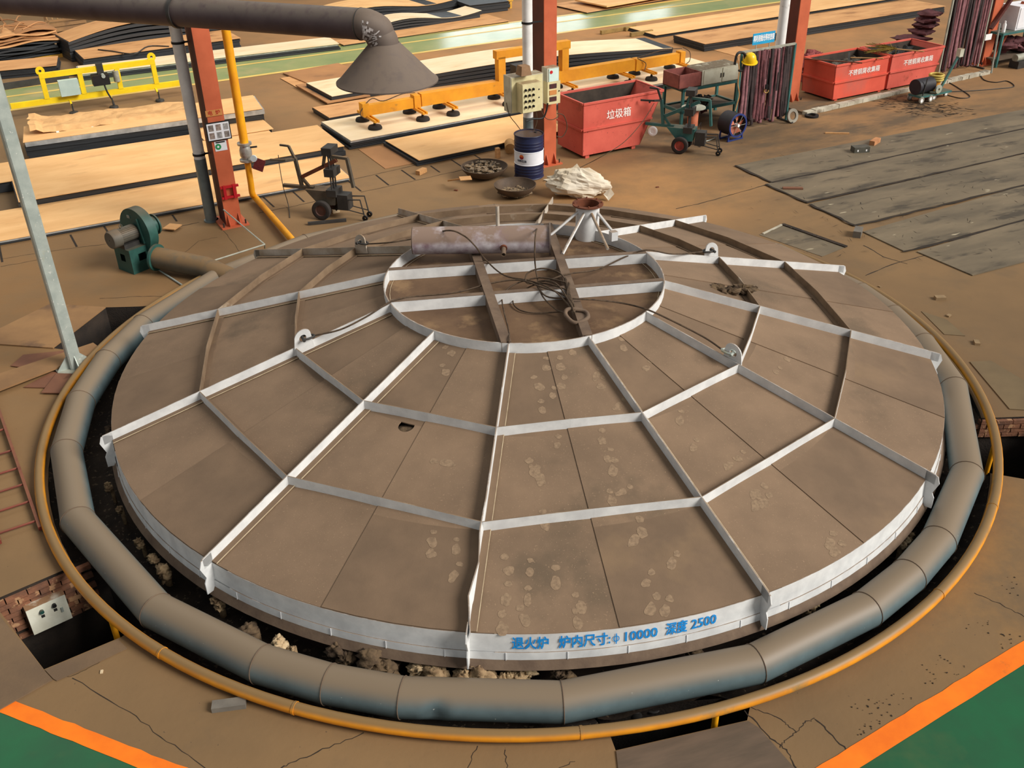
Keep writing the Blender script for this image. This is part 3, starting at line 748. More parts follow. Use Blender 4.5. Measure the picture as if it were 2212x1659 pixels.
# dusty footprints trodden on the front panels
pm_ = mat('print', (124, 103, 82), (150, 126, 100), 30, 0.9, detail=6.0)
fp = [(955, 1000, 20), (985, 1235, 100), (935, 1165, 90), (930, 1185, 80), (985, 1180, 95), (1150, 1010, 85), (1165, 1025, 70), (1205, 955, 95), (1300, 945, 80), (1315, 985, 100), (1325, 1010, 110), (1350, 1060, 130), (1385, 1140, 100), (1375, 1160, 110), (1455, 1210, 110), (1145, 1225, 95), (1095, 1220, 80), (1140, 1285, 90), (1095, 1280, 85), (1200, 1245, 100), (1085, 1345, 80), (1250, 1300, 85), (1245, 1335, 80), (1400, 1250, 120), (1410, 1305, 115), (1440, 1310, 110), (1640, 1060, 125), (1655, 1080, 120), (1635, 1085, 110), (1795, 1165, 130), (1810, 1185, 125), (1500, 960, 120), (1470, 900, 110), (1580, 1000, 130), (1600, 985, 120), (1195, 850, 90), (1210, 790, 85), (1180, 790, 80), (1290, 810, 110), (1300, 830, 115), (1160, 830, 85), (1240, 760, 100), (1400, 790, 110), (1345, 745, 100), (1170, 880, 85), (1215, 830, 95), (1340, 875, 110), (1680, 800, 120), (970, 760, 60), (960, 800, 70), (1700, 770, 110), (1130, 1330, 85), (1175, 1120, 90), (1320, 1075, 95)]
b = MB(); rnd = random.Random(5)
for px, py, deg in fp:
    p = at(px, py, 0.9)
    for _ in range(4): p = at(px, py, zpl(math.hypot(p.x, p.y))+0.0)
    r0 = math.hypot(p.x, p.y)
    if abs(r0-R3) < 0.06 or abs(r0-R2) < 0.06: continue
    al = math.radians(-deg+rnd.uniform(-15, 15)); sc = rnd.uniform(0.8, 1.1)
    aa = (math.atan2(p.y, p.x)-TH0) % (math.pi/6); dzz = 0.009 if aa > math.pi/12-0.01 else 0.0
    for (u0, v0, ru, rv) in ((0.06, 0, 0.085, 0.048), (-0.085, 0, 0.045, 0.038)):
        P = []; nn = 22; s0 = rnd.uniform(0, 50); cut = rnd.uniform(0.55, 1.0)
        for q in range(nn):
            th = 2*math.pi*q/nn; kk = 1+0.4*noise.noise(Vector((math.cos(th)*1.3, math.sin(th)*1.3, s0)))
            x = u0+ru*cut*math.cos(th)*kk; y = v0+rv*math.sin(th)*kk
            X = p.x+sc*(x*math.cos(al)-y*math.sin(al)); Y = p.y+sc*(x*math.sin(al)+y*math.cos(al))
            P.append((X, Y, zpl(math.hypot(X, Y))+dzz+0.0015))
        b.add(P, [tuple(range(nn))])
fo = fix(b.build('footprints', 'print', lid)); tag(fo, kind='stuff')
# insulation wool tufts squeezed out under the lid rim
mat('wool_pale', (206, 184, 148), (164, 136, 100), 10, 0.95, bump=0.6, bump_scale=25)
tufts = [(470, 1300, 0.07, 'wool'), (545, 1362, 0.10, 'wool_dark'), (605, 1398, 0.085, 'wool_pale'), (628, 1405, 0.04, 'wool'), (350, 1228, 0.08, 'wool'), (330, 1205, 0.06, 'wool'), (740, 1415, 0.11, 'wool_dark'), (830, 1435, 0.15, 'wool_dark'), (905, 1440, 0.10, 'wool_pale'), (950, 1452, 0.12, 'wool'), (1010, 1462, 0.09, 'wool'), (1060, 1458, 0.11, 'wool'), (1105, 1455, 0.08, 'wool'), (1140, 1448, 0.05, 'wool_pale'), (1215, 1455, 0.08, 'wool_dark'), (1745, 1312, 0.05, 'wool'), (1760, 1305, 0.05, 'wool_pale'), (1955, 1170, 0.06, 'wool_pale'), (1965, 1160, 0.05, 'wool'), (230, 1050, 0.05, 'wool'), (255, 1095, 0.05, 'wool'), (300, 1170, 0.05, 'wool'), (1490, 1395, 0.07, 'wool_dark'), (215, 930, 0.05, 'wool_dark')]
for k, (px, py, s_, m) in enumerate(sorted(tufts)):
    p = at(px, py, 0.03); a = math.atan2(p.y, p.x); b = MB(); rnd = random.Random(k)
    r_ = min(max(math.hypot(p.x, p.y), 5.40), 5.58); t = Vector((-math.sin(a), math.cos(a), 0))
    for q in range(4):
        c = pol(r_, a, 0.0)+t*rnd.uniform(-1, 1)*s_+Z*rnd.uniform(-0.5, 0.6)*s_
        blob(b, c, (s_*rnd.uniform(.5, .9), s_*rnd.uniform(.5, .9), s_*rnd.uniform(.4, .8)), k*5+q, 0.55, 12, 3.0)
    c = pol(r_-0.03, a, 0.0)
    b.cyl(c-Z*0.35, c+Z*0.02, s_*0.5, 6)
    tag(fix(b.build('insulation_tuft', m, None, 170)), {'wool': 'tan', 'wool_dark': 'dark brown', 'wool_pale': 'pale'}[m]+' insulation tuft under the lid rim, '+ORD[k]+' from the left', 'insulation', 'insulation tufts under the lid rim')
# ================================================================ RING DUCT
RD, ZD, rD = 5.90, 0.10, 0.187
jpx = [(334, 1311), (552, 1439), (703, 1481), (864, 1513), (1215, 1512), (1631, 1424), (1880, 1312), (1963, 1233), (2030, 1160), (2095, 1018), (2085, 833), (2020, 735), (1950, 672), (1880, 622)]
angs = sorted([(math.atan2(at(x, y, 0.16).y-0.05, at(x, y, 0.16).x+0.14)) % (2*math.pi) for x, y in jpx] + [(math.atan2(at(x, y, 0.1).y-0.05, at(x, y, 0.1).x+0.14)) % (2*math.pi) for x, y in ((150, 975), (185, 1120), (165, 870), (225, 780), (320, 705))])
k = angs[-1]
full = []
for i, a in enumerate(angs):
    nx = angs[(i+1) % len(angs)]+(2*math.pi if i == len(angs)-1 else 0)
    full.append(a)
    gap = nx-a
    if gap > 0.55:
        m_ = int(math.ceil(gap/0.33))
        full += [a+gap*q/m_ for q in range(1, m_)]
full = sorted(x % (2*math.pi) for x in full)
DC = Vector((-0.14, 0.05, 0)); duct = thing('ring_duct', 'thick segmented blue grey air duct circling the furnace pit', 'duct', DC)
def duct_ring(a, k=1.0, rr=rD, seg=28): return [pol(RD, a, ZD)+pol(1, a, 0)*math.cos(2*math.pi*j/seg)*rr*k+Z*math.sin(2*math.pi*j/seg)*rr for j in range(seg)]
dent_p = at(940, 1528, 0.12)-DC
nF = len(full)
for i in range(nF):
    a0 = full[i]; a1 = full[(i+1) % nF]+(2*math.pi if i == nF-1 else 0)
    k0 = 1/math.cos(min(0.4, 0.5*(a0-full[i-1]+(2*math.pi if i == 0 else 0)))*0.5) ; k1 = k0
    A_, B_ = duct_ring(a0), duct_ring(a1)
    dent = a0 < math.atan2(dent_p.y, dent_p.x) % (2*math.pi) < a1
    ns = 40 if dent else 1; b = MB(); P = []
    for s_ in range(ns+1):
        for p, q in zip(A_, B_):
            v_ = p.lerp(q, s_/ns)
            if dent:
                dx = (v_-dent_p); along = dx.dot((B_[0]-A_[0]).normalized()); off = abs(along-0.25*(v_.z-0.1))
                if v_.y < -5.8 and v_.z > -0.02:
                    kk = max(0, 1-off/0.13)*max(0, 1-abs(v_.z-0.10)/0.16); v_ = v_+Vector((0, 1, -0.1))*0.045*kk
            P.append(v_)
    F = []
    for s_ in range(ns):
        for j in range(28): F.append((s_*28+j, s_*28+(j+1) % 28, (s_+1)*28+(j+1) % 28, (s_+1)*28+j))
    b.add(P, F); seg_o = fix(b.build('duct_segment', 'duct_paint', duct, 50))
    b = MB(); rr = duct_ring(a0, 1.0, rD+0.004); b.tube(rr, 0.004, 5, True); fix(b.build('weld_seam', 'lid_flange', seg_o))
# ================================================================ YELLOW RING PIPE
RY, ZY = 6.21, 0.085
ypipe = thing('yellow_ring_pipe', 'thin yellow gas pipe ring circling outside the thick duct', 'pipe', (-0.127, 0.03, 0))
b = MB(); b.tube([pol(RY, 2*math.pi*i/160, ZY) for i in range(160)], 0.058, 14, True); fix(b.build('pipe', 'yellow_pipe', ypipe, 60))
for px, py in ((495, 1295), (1257, 1590), (2005, 1270), (2160, 1100), (640, 1525)):
    p = at(px, py, ZY)-ypipe.location; a = math.atan2(p.y, p.x); c = pol(RY, a, ZY); t = Vector((-math.sin(a), math.cos(a), 0))
    b = MB(); b.cyl(c-t*0.012, c+t*0.012, 0.063, 16); fix(b.build('coupling', 'yellow_pipe', ypipe, 50))
for px, py in ((1555, 1545), (210, 1345), (2148, 950)):
    p = at(px, py, ZY)-ypipe.location; a = math.atan2(p.y, p.x); c = pol(RY, a, ZY)
    b = MB(); b.cyl(c-Z*0.55, c-Z*0.02, 0.03, 10); fix(b.build('support_leg', 'yellow_gas', ypipe, 50))
# ================================================================ LEFT SIDE
# blower
fc, fl_, fr_ = at(291, 594), at(245.6, 581), at(337, 575)
ex = (fr_-fc).normalized(); ey = Vector((-ex.y, ex.x, 0)); rzb = math.atan2(ex.y, ex.x)
wx = 0.50; wy_ = 0.46
blo = thing('blower', 'dark green centrifugal blower with grey motor by the lid\'s left edge', 'blower', fc+ex*0.25+ey*0.23, rzb)
mat('green_paint', (44, 86, 78), (34, 70, 64), 4, 0.5, dust=(92, 82, 66), dust_amt=0.75, dust_lo=0.5, dust_hi=1.0)
mat('motor_grey', (96, 92, 82), (80, 76, 68), 4, 0.6, dust=(112, 92, 70), dust_amt=0.6)
bx, by, bh = 0.50, 0.44, 0.44
b = MB()   # pedestal with window cut-outs built from strips
def panel_with_hole(b, x0, x1, z0, z1, hx0, hx1, hz0, hz1, f):
    for (a0, a1, c0, c1) in ((x0, hx0, z0, z1), (hx1, x1, z0, z1), (hx0, hx1, z0, hz0), (hx0, hx1, hz1, z1)):
        P = [f(a0, c0), f(a1, c0), f(a1, c1), f(a0, c1)]; b.add(P, [(0, 1, 2, 3)])
for sy in (-1, 1): panel_with_hole(b, -bx/2, bx/2, 0, bh, -0.09, 0.06, 0.2, 0.33, lambda x, z, s=sy: (x, s*by/2, z))
for sx_ in (-1, 1): panel_with_hole(b, -by/2, by/2, 0, bh, -0.06, 0.07, 0.2, 0.33, lambda y, z, s=sx_: (s*bx/2, y, z))
b.add([(-bx/2, -by/2, bh), (bx/2, -by/2, bh), (bx/2, by/2, bh), (-bx/2, by/2, bh)], [(0, 1, 2, 3)])
b.build('pedestal', 'green_paint', blo)
mz = bh+0.20
b = MB(); b.lathe([(0.01, 0), (0.14, 0), (0.155, 0.02), (0.155, 0.17), (0.13, 0.17)], 28, Matrix.Translation((-0.42, 0, mz)) @ Matrix.Rotation(math.pi/2, 4, 'Y')); fan = b.build('fan_cowl', 'motor_grey', blo, 40)
b = MB(); b.lathe([(0.125, 0.0), (0.125, 0.34)], 28, Matrix.Translation((-0.26, 0, mz)) @ Matrix.Rotation(math.pi/2, 4, 'Y'))
mot = b.build('motor', 'motor_grey', blo, 40)
for k in range(14):
    a = math.pi*k/13
    b = MB(); b.bar((-0.24, 0.132*math.cos(a), mz+0.132*math.sin(a)), (0.06, 0.132*math.cos(a), mz+0.132*math.sin(a)), 0.008, 0.02, up=(0, math.cos(a), math.sin(a))); b.build('cooling_fin', 'motor_grey', mot)
b = MB(); b.box((-0.1, 0, bh+0.04), (0.3, 0.24, 0.08)); b.build('motor_foot', 'dark_steel', blo)
b = MB(); b.tube([(-0.16, 0, mz+0.13), (-0.19, 0, mz+0.18), (-0.16, 0, mz+0.22), (-0.13, 0, mz+0.18), (-0.16, 0, mz+0.13)], 0.008, 6); b.build('lifting_eye', 'motor_grey', blo)
# scroll casing
b = MB(); ns = 40; pr = []
for k in range(ns):
    th = 2*math.pi*k/ns; r = 0.36+0.10*k/ns
    pr.append((r*math.cos(-th-1.2), r*math.sin(-th-1.2)))
P = [(0.10, y, mz-0.02+z) for y, z in pr]+[(0.27, y, mz-0.02+z) for y, z in pr]
b.add(P, [tuple(range(ns)), tuple(reversed(range(ns, 2*ns)))]+[(i, (i+1) % ns, ns+(i+1) % ns, ns+i) for i in range(ns)])
sc_ = fix(b.build('scroll_casing', 'green_paint', blo, 40))
b = MB(); b.bar((0.085, -0.21, bh+0.02), (0.085, -0.12, mz+0.25), 0.03, 0.03); b.build('casing_brace', 'green_paint', sc_)
b = MB(); b.box((0.092, 0.12, mz+0.24), (0.01, 0.07, 0.05)); b.build('name_plate', 'galv_dull', sc_)
b = MB(); b.lathe([(0.15, 0), (0.15, 0.2), (0.185, 0.2), (0.185, 0.225), (0.14, 0.225), (0.14, 0)], 28, Matrix.Translation((0.27, 0, mz)) @ Matrix.Rotation(math.pi/2, 4, 'Y')); b.build('inlet', 'green_paint', blo, 40)
# outlet pipe to the ring duct
mat('duct_brown', (92, 88, 76), (80, 74, 62), 3, 0.6, dust=(124, 98, 66), dust_amt=0.95, dust_lo=-0.1, dust_hi=0.7)
q0 = at(338, 556, 0.26); q1 = at(445, 578, 0.2); q2 = at(520, 612, 0.12)
op = thing('blower_outlet_pipe', 'wide grey green outlet pipe from the blower to the ring duct', 'pipe', q0)
b = MB(); b.tube([Vector((0, 0, 0)), q1-q0, q2-q0], 0.185, 24); fix(b.build('pipe', 'duct_brown', op, 50))
dd = (q1-q0).normalized(); b = MB(); b.cyl(dd*-0.02, dd*0.02, 0.235, 24); fix(b.build('flange', 'green_paint', op, 40))
b = MB(); b.tube([at(340, 581, 0.02), at(400, 620, 0.02)], 0.015, 6); tag(b.build('steel_rod', 'galv', None), 'thin bright steel rod on the floor beside the blower', 'rod')
# square post
pp = at(165, 796); post = thing('square_post', 'tall galvanised square post with gusset base by the lid', 'post', pp, math.radians(38))
b = MB(); w2 = 0.085; h_ = 7.6; c_ = 0.018
oct_ = [(-w2+c_, -w2), (w2-c_, -w2), (w2, -w2+c_), (w2, w2-c_), (w2-c_, w2), (-w2+c_, w2), (-w2, w2-c_), (-w2, -w2+c_)]
b.prism(oct_, 0.03, h_); fix(b.build('tube', 'galv', post))
b = MB(); b.box((0, 0, 0.02), (0.52, 0.52, 0.03)); fix(b.build('base_plate', 'galv_dull', post))
for k in range(4):
    a = k*math.pi/2+math.pi/4*0; d = Vector((math.cos(a), math.sin(a), 0)); t = Vector((-math.sin(a), math.cos(a), 0))
    b = MB(); b.extr([d*w2+Z*0.035-t*0.006, d*0.25+Z*0.035-t*0.006, d*0.25+Z*0.05-t*0.006, d*w2+Z*0.24-t*0.006], t*0.012); fix(b.build('gusset', 'galv', post))
# flat plates: px polygon helper
def plate_px(name, lab, pts, top, th, m, cat='steel plate', group=None, smooth=None):
    b = MB(); P = [at(x, y, top) for x, y in pts]; b.slab(P, th); o = fix(b.build(name, m, None))
    return tag(o, lab, cat, group)
mat('plate_brown', (150, 114, 74), (128, 96, 64), 1.3, 0.75, stain=(106, 80, 58), stain_scale=1.4, stain_cut=0.58)
mat('plate_rusty', (126, 84, 60), (108, 70, 52), 2.0, 0.75)
plate_px('cover_plate', 'large brown steel cover plate left of the square post', [(-60, 742), (-60, 738), (108, 656), (228, 663), (114, 751), (0, 743)], 0.022, 0.018, 'plate_brown')
plate_px('steel_strip', 'long brown steel strip running behind the square post base', [(-60, 826), (201, 740), (222, 755), (-60, 864)], 0.075, 0.03, 'plate_brown')
plate_px('scrap_sheet', 'dark floor smear drawn as a thin sheet between the cover plate and the strip', [(23, 790), (50, 766), (140, 757), (150, 762), (60, 795)], 0.02, 0.01, 'plate_rusty')  # flat dark stain on the floor, modelled as a raised sheet
plate_px('rusty_plate', 'small rusty plate lying left of the post base', [(51, 836), (112, 803), (150, 804), (97, 837)], 0.018, 0.012, 'plate_rusty')
plate_px('rusty_plate', 'rusty plate lying directly in front of the post base', [(89, 848), (122, 806), (205, 808), (160, 849)], 0.035, 0.014, 'plate_rusty')
plate_px('concrete_cover', 'dark concrete cover slab at the left picture edge by the pit', [(-200, 1300), (-25, 1300), (95, 1447), (113, 1467), (-120, 1600), (-250, 1640)], 0.018, 0.016, 'floor_slab' if 'floor_slab' in MATS else mat('floor_slab', (122, 98, 72), (104, 84, 64), 1.2, 0.8, bump=0.1), 'cover slab')
plate_px('concrete_cover', 'narrow concrete cover slab along the near side of the left pit', [(97, 1447), (255, 1381), (275, 1400), (190, 1440), (122, 1470), (115, 1466)], 0.012, 0.01, MATS['floor_slab'], 'cover slab')
# ladder
r0_, r1_ = at(1, 894, 0.05), at(86, 1140, 0.05); dl = (r1_-r0_).normalized(); nl_ = Vector((dl.y, -dl.x, 0)); 
if nl_.x > 0: nl_ = -nl_
lad = thing('ladder', 'red steel ladder lying on the floor at the left edge', 'ladder', r0_)
mat('red_oxide', (122, 56, 44), (96, 44, 36), 5, 0.6, dust=(140, 96, 66), dust_amt=0.5, dust_lo=0.6, dust_hi=1.0)
Ll = (r1_-r0_).length
for o_ in (0, 0.42):
    b = MB(); b.bar(-dl*1.2+nl_*o_, dl*(Ll+0.02)+nl_*o_, 0.035, 0.05); fix(b.build('rail', 'red_oxide', lad))
for py in (926, 972, 1010, 1045, 1082, 1124):
    xx = 1+(py-894)*(85/246.0); p = at(xx, py, 0.05)-r0_; tt = p.dot(dl)
    b = MB(); b.cyl(dl*tt, dl*tt+nl_*0.42, 0.014, 8); fix(b.build('rung', 'red_oxide', lad))
# control box in the left pit
cbp = at(107, 1328, -0.36); dw = (Vector(pw[-1])-Vector(pw[0])).normalized(); rzc = math.atan2(dw.y, dw.x)
box_ = thing('control_box', 'pale push button control box hanging in the left brick pit', 'control box', cbp, rzc)
mat('cream_box', (226, 226, 210), (210, 208, 190), 6, 0.5, dust=(140, 106, 76), dust_amt=0.98, dust_lo=0.5, dust_hi=0.9)
b = MB(); b.box((0, 0.12, 0), (0.40, 0.24, 0.34)); fix(b.build('case', 'cream_box', box_))
for x, z, m in ((-0.06, 0.09, 'green_paint'), (0.07, 0.10, 'black')):
    b = MB(); b.cyl((x, 0.0, z), (x, -0.03, z), 0.022, 12); bt = b.build('button', m, box_, 40)
    b = MB(); b.box((x, -0.001, z-0.07), (0.035, 0.004, 0.035)); b.build('button_plate', 'dark_steel', bt)
b = MB(); b.box((0.13, -0.006, 0.0), (0.022, 0.012, 0.06)); b.build('latch', 'galv', box_)
b = MB(); b.box((-0.02, 0.2, 0.25), (0.62, 0.05, 0.03)); b.build('hanger', 'dark_steel', box_)
# loose slab by the yellow pipe
b = MB(); p = at(494, 1526, 0.03); b.box((0, 0, 0), (0.30, 0.10, 0.055)); o = b.build('concrete_offcut', mat('grey_block', (120, 114, 104), (104, 98, 90), 5, 0.8), None); o.location = at(495, 1522, 0.028); o.rotation_euler = (0, 0, math.radians(8)); tag(o, 'small grey flat block in front of the yellow ring pipe', 'block')
# cracks and joints in the concrete
mat('crack', (52, 42, 33), (40, 33, 27), 8, 0.95)
def crack(pts, w, z=0.002, jit=0.012, sub=6):
    P = [at(x, y, z) for x, y in pts]; out = []
    for i in range(len(P)-1):
        for s_ in range(sub):
            p = P[i].lerp(P[i+1], s_/sub); j = jit
            out.append(p+Vector((random.uniform(-j, j), random.uniform(-j, j), 0)))
    out.append(P[-1]); L_, R_ = [], []
    for i, p in enumerate(out):
        d = (out[min(i+1, len(out)-1)]-out[max(i-1, 0)]).normalized(); n_ = Vector((-d.y, d.x, 0)); ww = w*random.uniform(0.5, 1.2)
        L_.append(p+n_*ww); R_.append(p-n_*ww)
    b = MB(); n = len(out); b.add(L_+R_, [(i, i+1, n+i+1, n+i) for i in range(n-1)])
    return fix(b.build('crack', 'crack', floor))
for pts, w in (([(156, 1465), (278, 1539), (362, 1600), (451, 1665)], 0.004), ([(788, 1585), (710, 1614), (638, 1646), (600, 1662)], 0.006), ([(113, 1467), (155, 1460), (200, 1438), (260, 1405)], 0.004),
    ([(1460, 451), (1530, 435), (1600, 415), (1660, 398)], 0.012), ([(1870, 595), (1930, 570), (1998, 552)], 0.010), ([(1866, 530), (1910, 555), (1960, 570)], 0.010),
    ([(1030, 1610), (1010, 1659)], 0.003), ([(1090, 1620), (1095, 1659)], 0.004), ([(1240, 1645), (1200, 1662)], 0.003),
    ([(2105, 1280), (2150, 1300), (2200, 1325), (2230, 1345)], 0.004), ([(1610, 1535), (1660, 1590), (1700, 1620), (1720, 1659)], 0.006), ([(1622, 1530), (1675, 1545), (1700, 1565), (1720, 1580), (1740, 1560), (1760, 1552)], 0.004), ([(1760, 1552), (1800, 1590), (1845, 1637), (1865, 1660)], 0.006), ([(1720, 1580), (1695, 1600), (1685, 1615)], 0.004),
    ([(380, 560), (430, 520), (470, 512)], 0.004), ([(0, 560), (90, 545), (180, 533), (230, 527)], 0.006), ([(0, 576), (80, 562), (110, 556)], 0.006), ([(480, 495), (500, 520), (520, 545)], 0.004), ([(215, 645), (300, 640), (350, 640)], 0.006), ([(0, 716), (60, 683), (108, 656)], 0.006)):
    crack(pts, w)
# steel cover plate in front of the southern pit
plate_px('cover_plate', 'dark steel cover plate in front of the bottom pit opening', [(1331, 1622), (1616, 1557), (1640, 1572), (1735, 1680), (1345, 1745)], 0.012, 0.012, mat('plate_dark', (104, 86, 70), (88, 74, 60), 1.6, 0.75, stretch=(0.3, (1, 5, 1))))
# valve down in the bottom pit
vp = at(1372, 1535, -0.35); vv_ = thing('gas_valve', 'dark valve on a pipe down in the bottom pit', 'valve', vp)
b = MB(); b.lathe([(0.05, -0.3), (0.05, -0.06), (0.08, -0.05), (0.09, 0), (0.08, 0.05), (0.04, 0.07), (0.04, 0.12)], 14, None, False, True); b.build('body', 'dark_steel', vv_, 40)
b = MB(); b.tube([(0.07*math.cos(i*math.pi/6)+0.16, 0.07*math.sin(i*math.pi/6), 0.05) for i in range(12)], 0.012, 6, True); b.bar((0.03, 0, 0.05), (0.22, 0, 0.05), 0.015, 0.015); b.build('handwheel', 'dark_steel', vv_, 40)
# ================================================================ STEEL PLATE STACKS
mat('plate_cream', (234, 188, 130), (220, 170, 112), 0.8, 0.6, stain=(206, 158, 106), stain_scale=1.1, stain_cut=0.6, stretch=(G, (1, 3, 1)))
mat('plate_pale', (238, 218, 184), (226, 200, 160), 0.9, 0.5, stain=(212, 180, 136), stain_scale=0.9, stain_cut=0.62, stretch=(G, (1, 3, 1)))
mat('plate_tan', (208, 158, 106), (186, 136, 88), 0.9, 0.7, stain=(146, 104, 66), stain_scale=0.9, stain_cut=0.6, stretch=(G, (1, 3, 1)))
mat('plate_brown2', (172, 124, 80), (154, 110, 72), 1.0, 0.75, stain=(128, 94, 64), stain_scale=1.0, stain_cut=0.6)
mat('plate_edge', (54, 57, 60), (38, 40, 43), 2.0, 0.5, stretch=(G, (0.5, 4, 30)))
mat('plate_silver', (206, 212, 214), (150, 156, 160), 3.0, 0.35, metal=0.4)
mat('wood', (204, 156, 102), (180, 132, 84), 6, 0.75, stretch=(G, (1, 8, 8)))
mat('wood_yellow', (216, 170, 60), (190, 140, 56), 6, 0.75)
mat('kraft', (214, 170, 116), (192, 148, 98), 3, 0.8, bump=0.3, bump_scale=6)
def sheet(name, lab, nl, nr, far, top, th, m, bend=None, nseg=1, group=None, cat='steel plate', off=(0, 0, 0), shrink=0.0):
    p = at(nl[0], nl[1], top); q = at(nr[0], nr[1], top); d = (q-p); d.z = 0; Ln = d.length; d.normalize(); v = Vector((-d.y, d.x, 0))
    if isinstance(far, (int, float)): w = far
    else: w = abs((at(far[0], far[1], top)-p).dot(v))
    o = Vector(off); P = []; n = nseg
    for i in range(n+1):
        t = i/n; x = shrink+(Ln-2*shrink)*t; dz = bend(t) if bend else 0.0
        dz2 = dz
        P.append(p+d*x+Z*dz+o); P.append(p+d*x+v*w+Z*dz2+o)
    m_ = len(P); P2 = P+[a-Z*th for a in P]; F = []
    for i in range(n):
        a = 2*i; F += [(a, a+2, a+3, a+1), (m_+a, m_+a+1, m_+a+3, m_+a+2), (a, m_+a, m_+a+2, a+2), (a+1, a+3, m_+a+3, m_+a+1)]
    F += [(0, 1, m_+1, m_), (2*n, m_+2*n, m_+2*n+1, 2*n+1)]
    b = MB(); b.add(P2, F); ob = fix(b.build(name, m, None))
    return tag(ob, lab, cat, group)
def stack(desc, nl, nr, far, top, m, n=3, th_top=0.012, bend=None, nseg=1, edge='plate_edge', z0=0.0, silver=False, cat='steel plate'):
    g = 'plates of the stack '+desc
    sheet('steel_plate', 'top plate, stack '+desc, nl, nr, far, top, th_top, m, bend, nseg, g if n else None, cat)
    h = top-th_top-z0-0.006
    for k in range(n):
        tk = h/n
        z_t = top-th_top-0.004-k*tk
        rr = random.Random(hash((nl, k)) & 0xffff)
        bb = (lambda t, kk=k: bend(t)*(1-(kk+1)/(n+1))) if bend else None
        p = at(nl[0], nl[1], top); q = at(nr[0], nr[1], top); d = (q-p); d.z = 0; d.normalize(); v = Vector((-d.y, d.x, 0))
        off = d*rr.uniform(-0.06, 0.05)+v*rr.uniform(0.0, 0.05)+Vector((0, 0, z_t-top))
        lab = ORD[k+1]+' plate down, stack '+desc
        sheet('steel_plate', lab, nl, nr, far, top, max(0.006, tk-0.008), 'plate_silver' if (silver and k == 0) else edge, bb, nseg, g, cat, off)
# left foreground stacks
stack('nearest the blower', (-60, 531), (757, 383), (727, 332), 0.10, 'plate_cream', 2, silver=True)
stack('behind the plates nearest the blower', (40, 436), (744, 315), (697, 268), 0.24, 'plate_cream', 2)
stack('at the left edge behind the grey square post', (-60, 404), (600, 300), (560, 268), 0.235, 'plate_cream', 1)
stack('with its right end beside the yellow gas pipe', (440, 302), (591, 278), (548, 249), 0.26, 'plate_cream', 1)
bw = lambda t: 0.06*math.sin(math.pi*t)*0.0-0.05*math.sin(2*math.pi*t)
stack('covered with brown wrapping paper', (48, 302), (568, 238), (528, 211), 0.50, 'plate_cream', 4, bend=lambda t: -0.06+0.10*t, nseg=10, silver=True)
# kraft paper on it
b = MB(); p = at(62, 262, 0.62); q = at(402, 222, 0.60); d = (q-p).normalized(); v = Vector((-d.y, d.x, 0)); Ln = (q-p).length; P = []; n, m_ = 26, 8
for i in range(n+1):
    for j in range(m_+1):
        x = Ln*i/n; y = -0.62+1.1*j/m_; z = 0.03+0.05*noise.noise(Vector((x*1.5, y*3, 2)))+0.03*noise.noise(Vector((x*5, y*5, 7)))+(-0.10 if j == 0 else 0)+(0.08 if i < 2 else 0)
        P.append(p+d*(x+0.1*noise.noise(Vector((j*0.9, 3, 0))))+v*y+Z*(z-0.08))
F = [(i*(m_+1)+j, (i+1)*(m_+1)+j, (i+1)*(m_+1)+j+1, i*(m_+1)+j+1) for i in range(n) for j in range(m_)]
b.add(P, F); o = b.build('wrapping_paper', 'kraft', None); sm = o.modifiers.new('thickness', 'SOLIDIFY'); sm.thickness = 0.006; tag(o, 'crumpled brown wrapping paper spread over a plate stack', 'paper')
for k, (px, py) in enumerate(((125, 287), (201, 276), (281, 265), (351, 258))):
    b = MB(); b.box((0, 0, 0), (0.06, 0.05, 0.07)); o = b.build('clip', mat('white_clip', (240, 240, 240)), None); o.location = at(px, py, 0.44); o.rotation_euler = (0, 0, G); tag(o, 'white plastic clip, '+ORD[k]+' from left on the paper covered stack', 'clip', 'white clips on the paper covered stack')
# centre stacks
stack('under the orange vacuum lifter', (758, 304), (1580, 151), (700, 262), 0.22, 'plate_pale', 4, silver=True)
stack('in front of the lifter stack, behind the oil drum', (905, 346), (1230, 279), (848, 300), 0.14, 'plate_cream', 3)
sheet('steel_plate', 'thin brown plate on the floor left of the drum side stack', (832, 364), (906, 350), (776, 322), 0.012, 0.01, 'plate_brown2')
stack('just behind the left end of the orange lifter', (711, 254), (1100, 186), (692, 229), 0.14, 'plate_tan', 2)
stack('right below the suction hood', (717, 208), (960, 166), (674, 177), 0.20, 'plate_pale', 2)
sheet('steel_plate', 'brown plate jutting out left of the stack below the hood', (707, 222), (800, 206), (645, 182), 0.09, 0.03, 'plate_brown2')
sheet('steel_plate', 'grey brown thin plate behind the stack below the hood', (668, 181), (790, 158), (629, 154), 0.05, 0.03, 'plate_brown2')
sheet('steel_plate', 'lowest thin plate showing left of the hood stack', (690, 216), (760, 204), (621, 166), 0.022, 0.012, 'plate_tan')
stack('with the upward bowed top behind the orange lifter', (870, 172), (1452, 96), (1387, 75), 0.46, 'plate_pale', 5, bend=lambda t: 0.16*math.sin(math.pi*min(1, t*1.02))-0.10*t, nseg=18)
sheet('steel_plate', 'flat pale plate lying in front of the bowed stack', (948, 186), (1230, 138), 1.0, 0.10, 0.04, 'plate_tan')
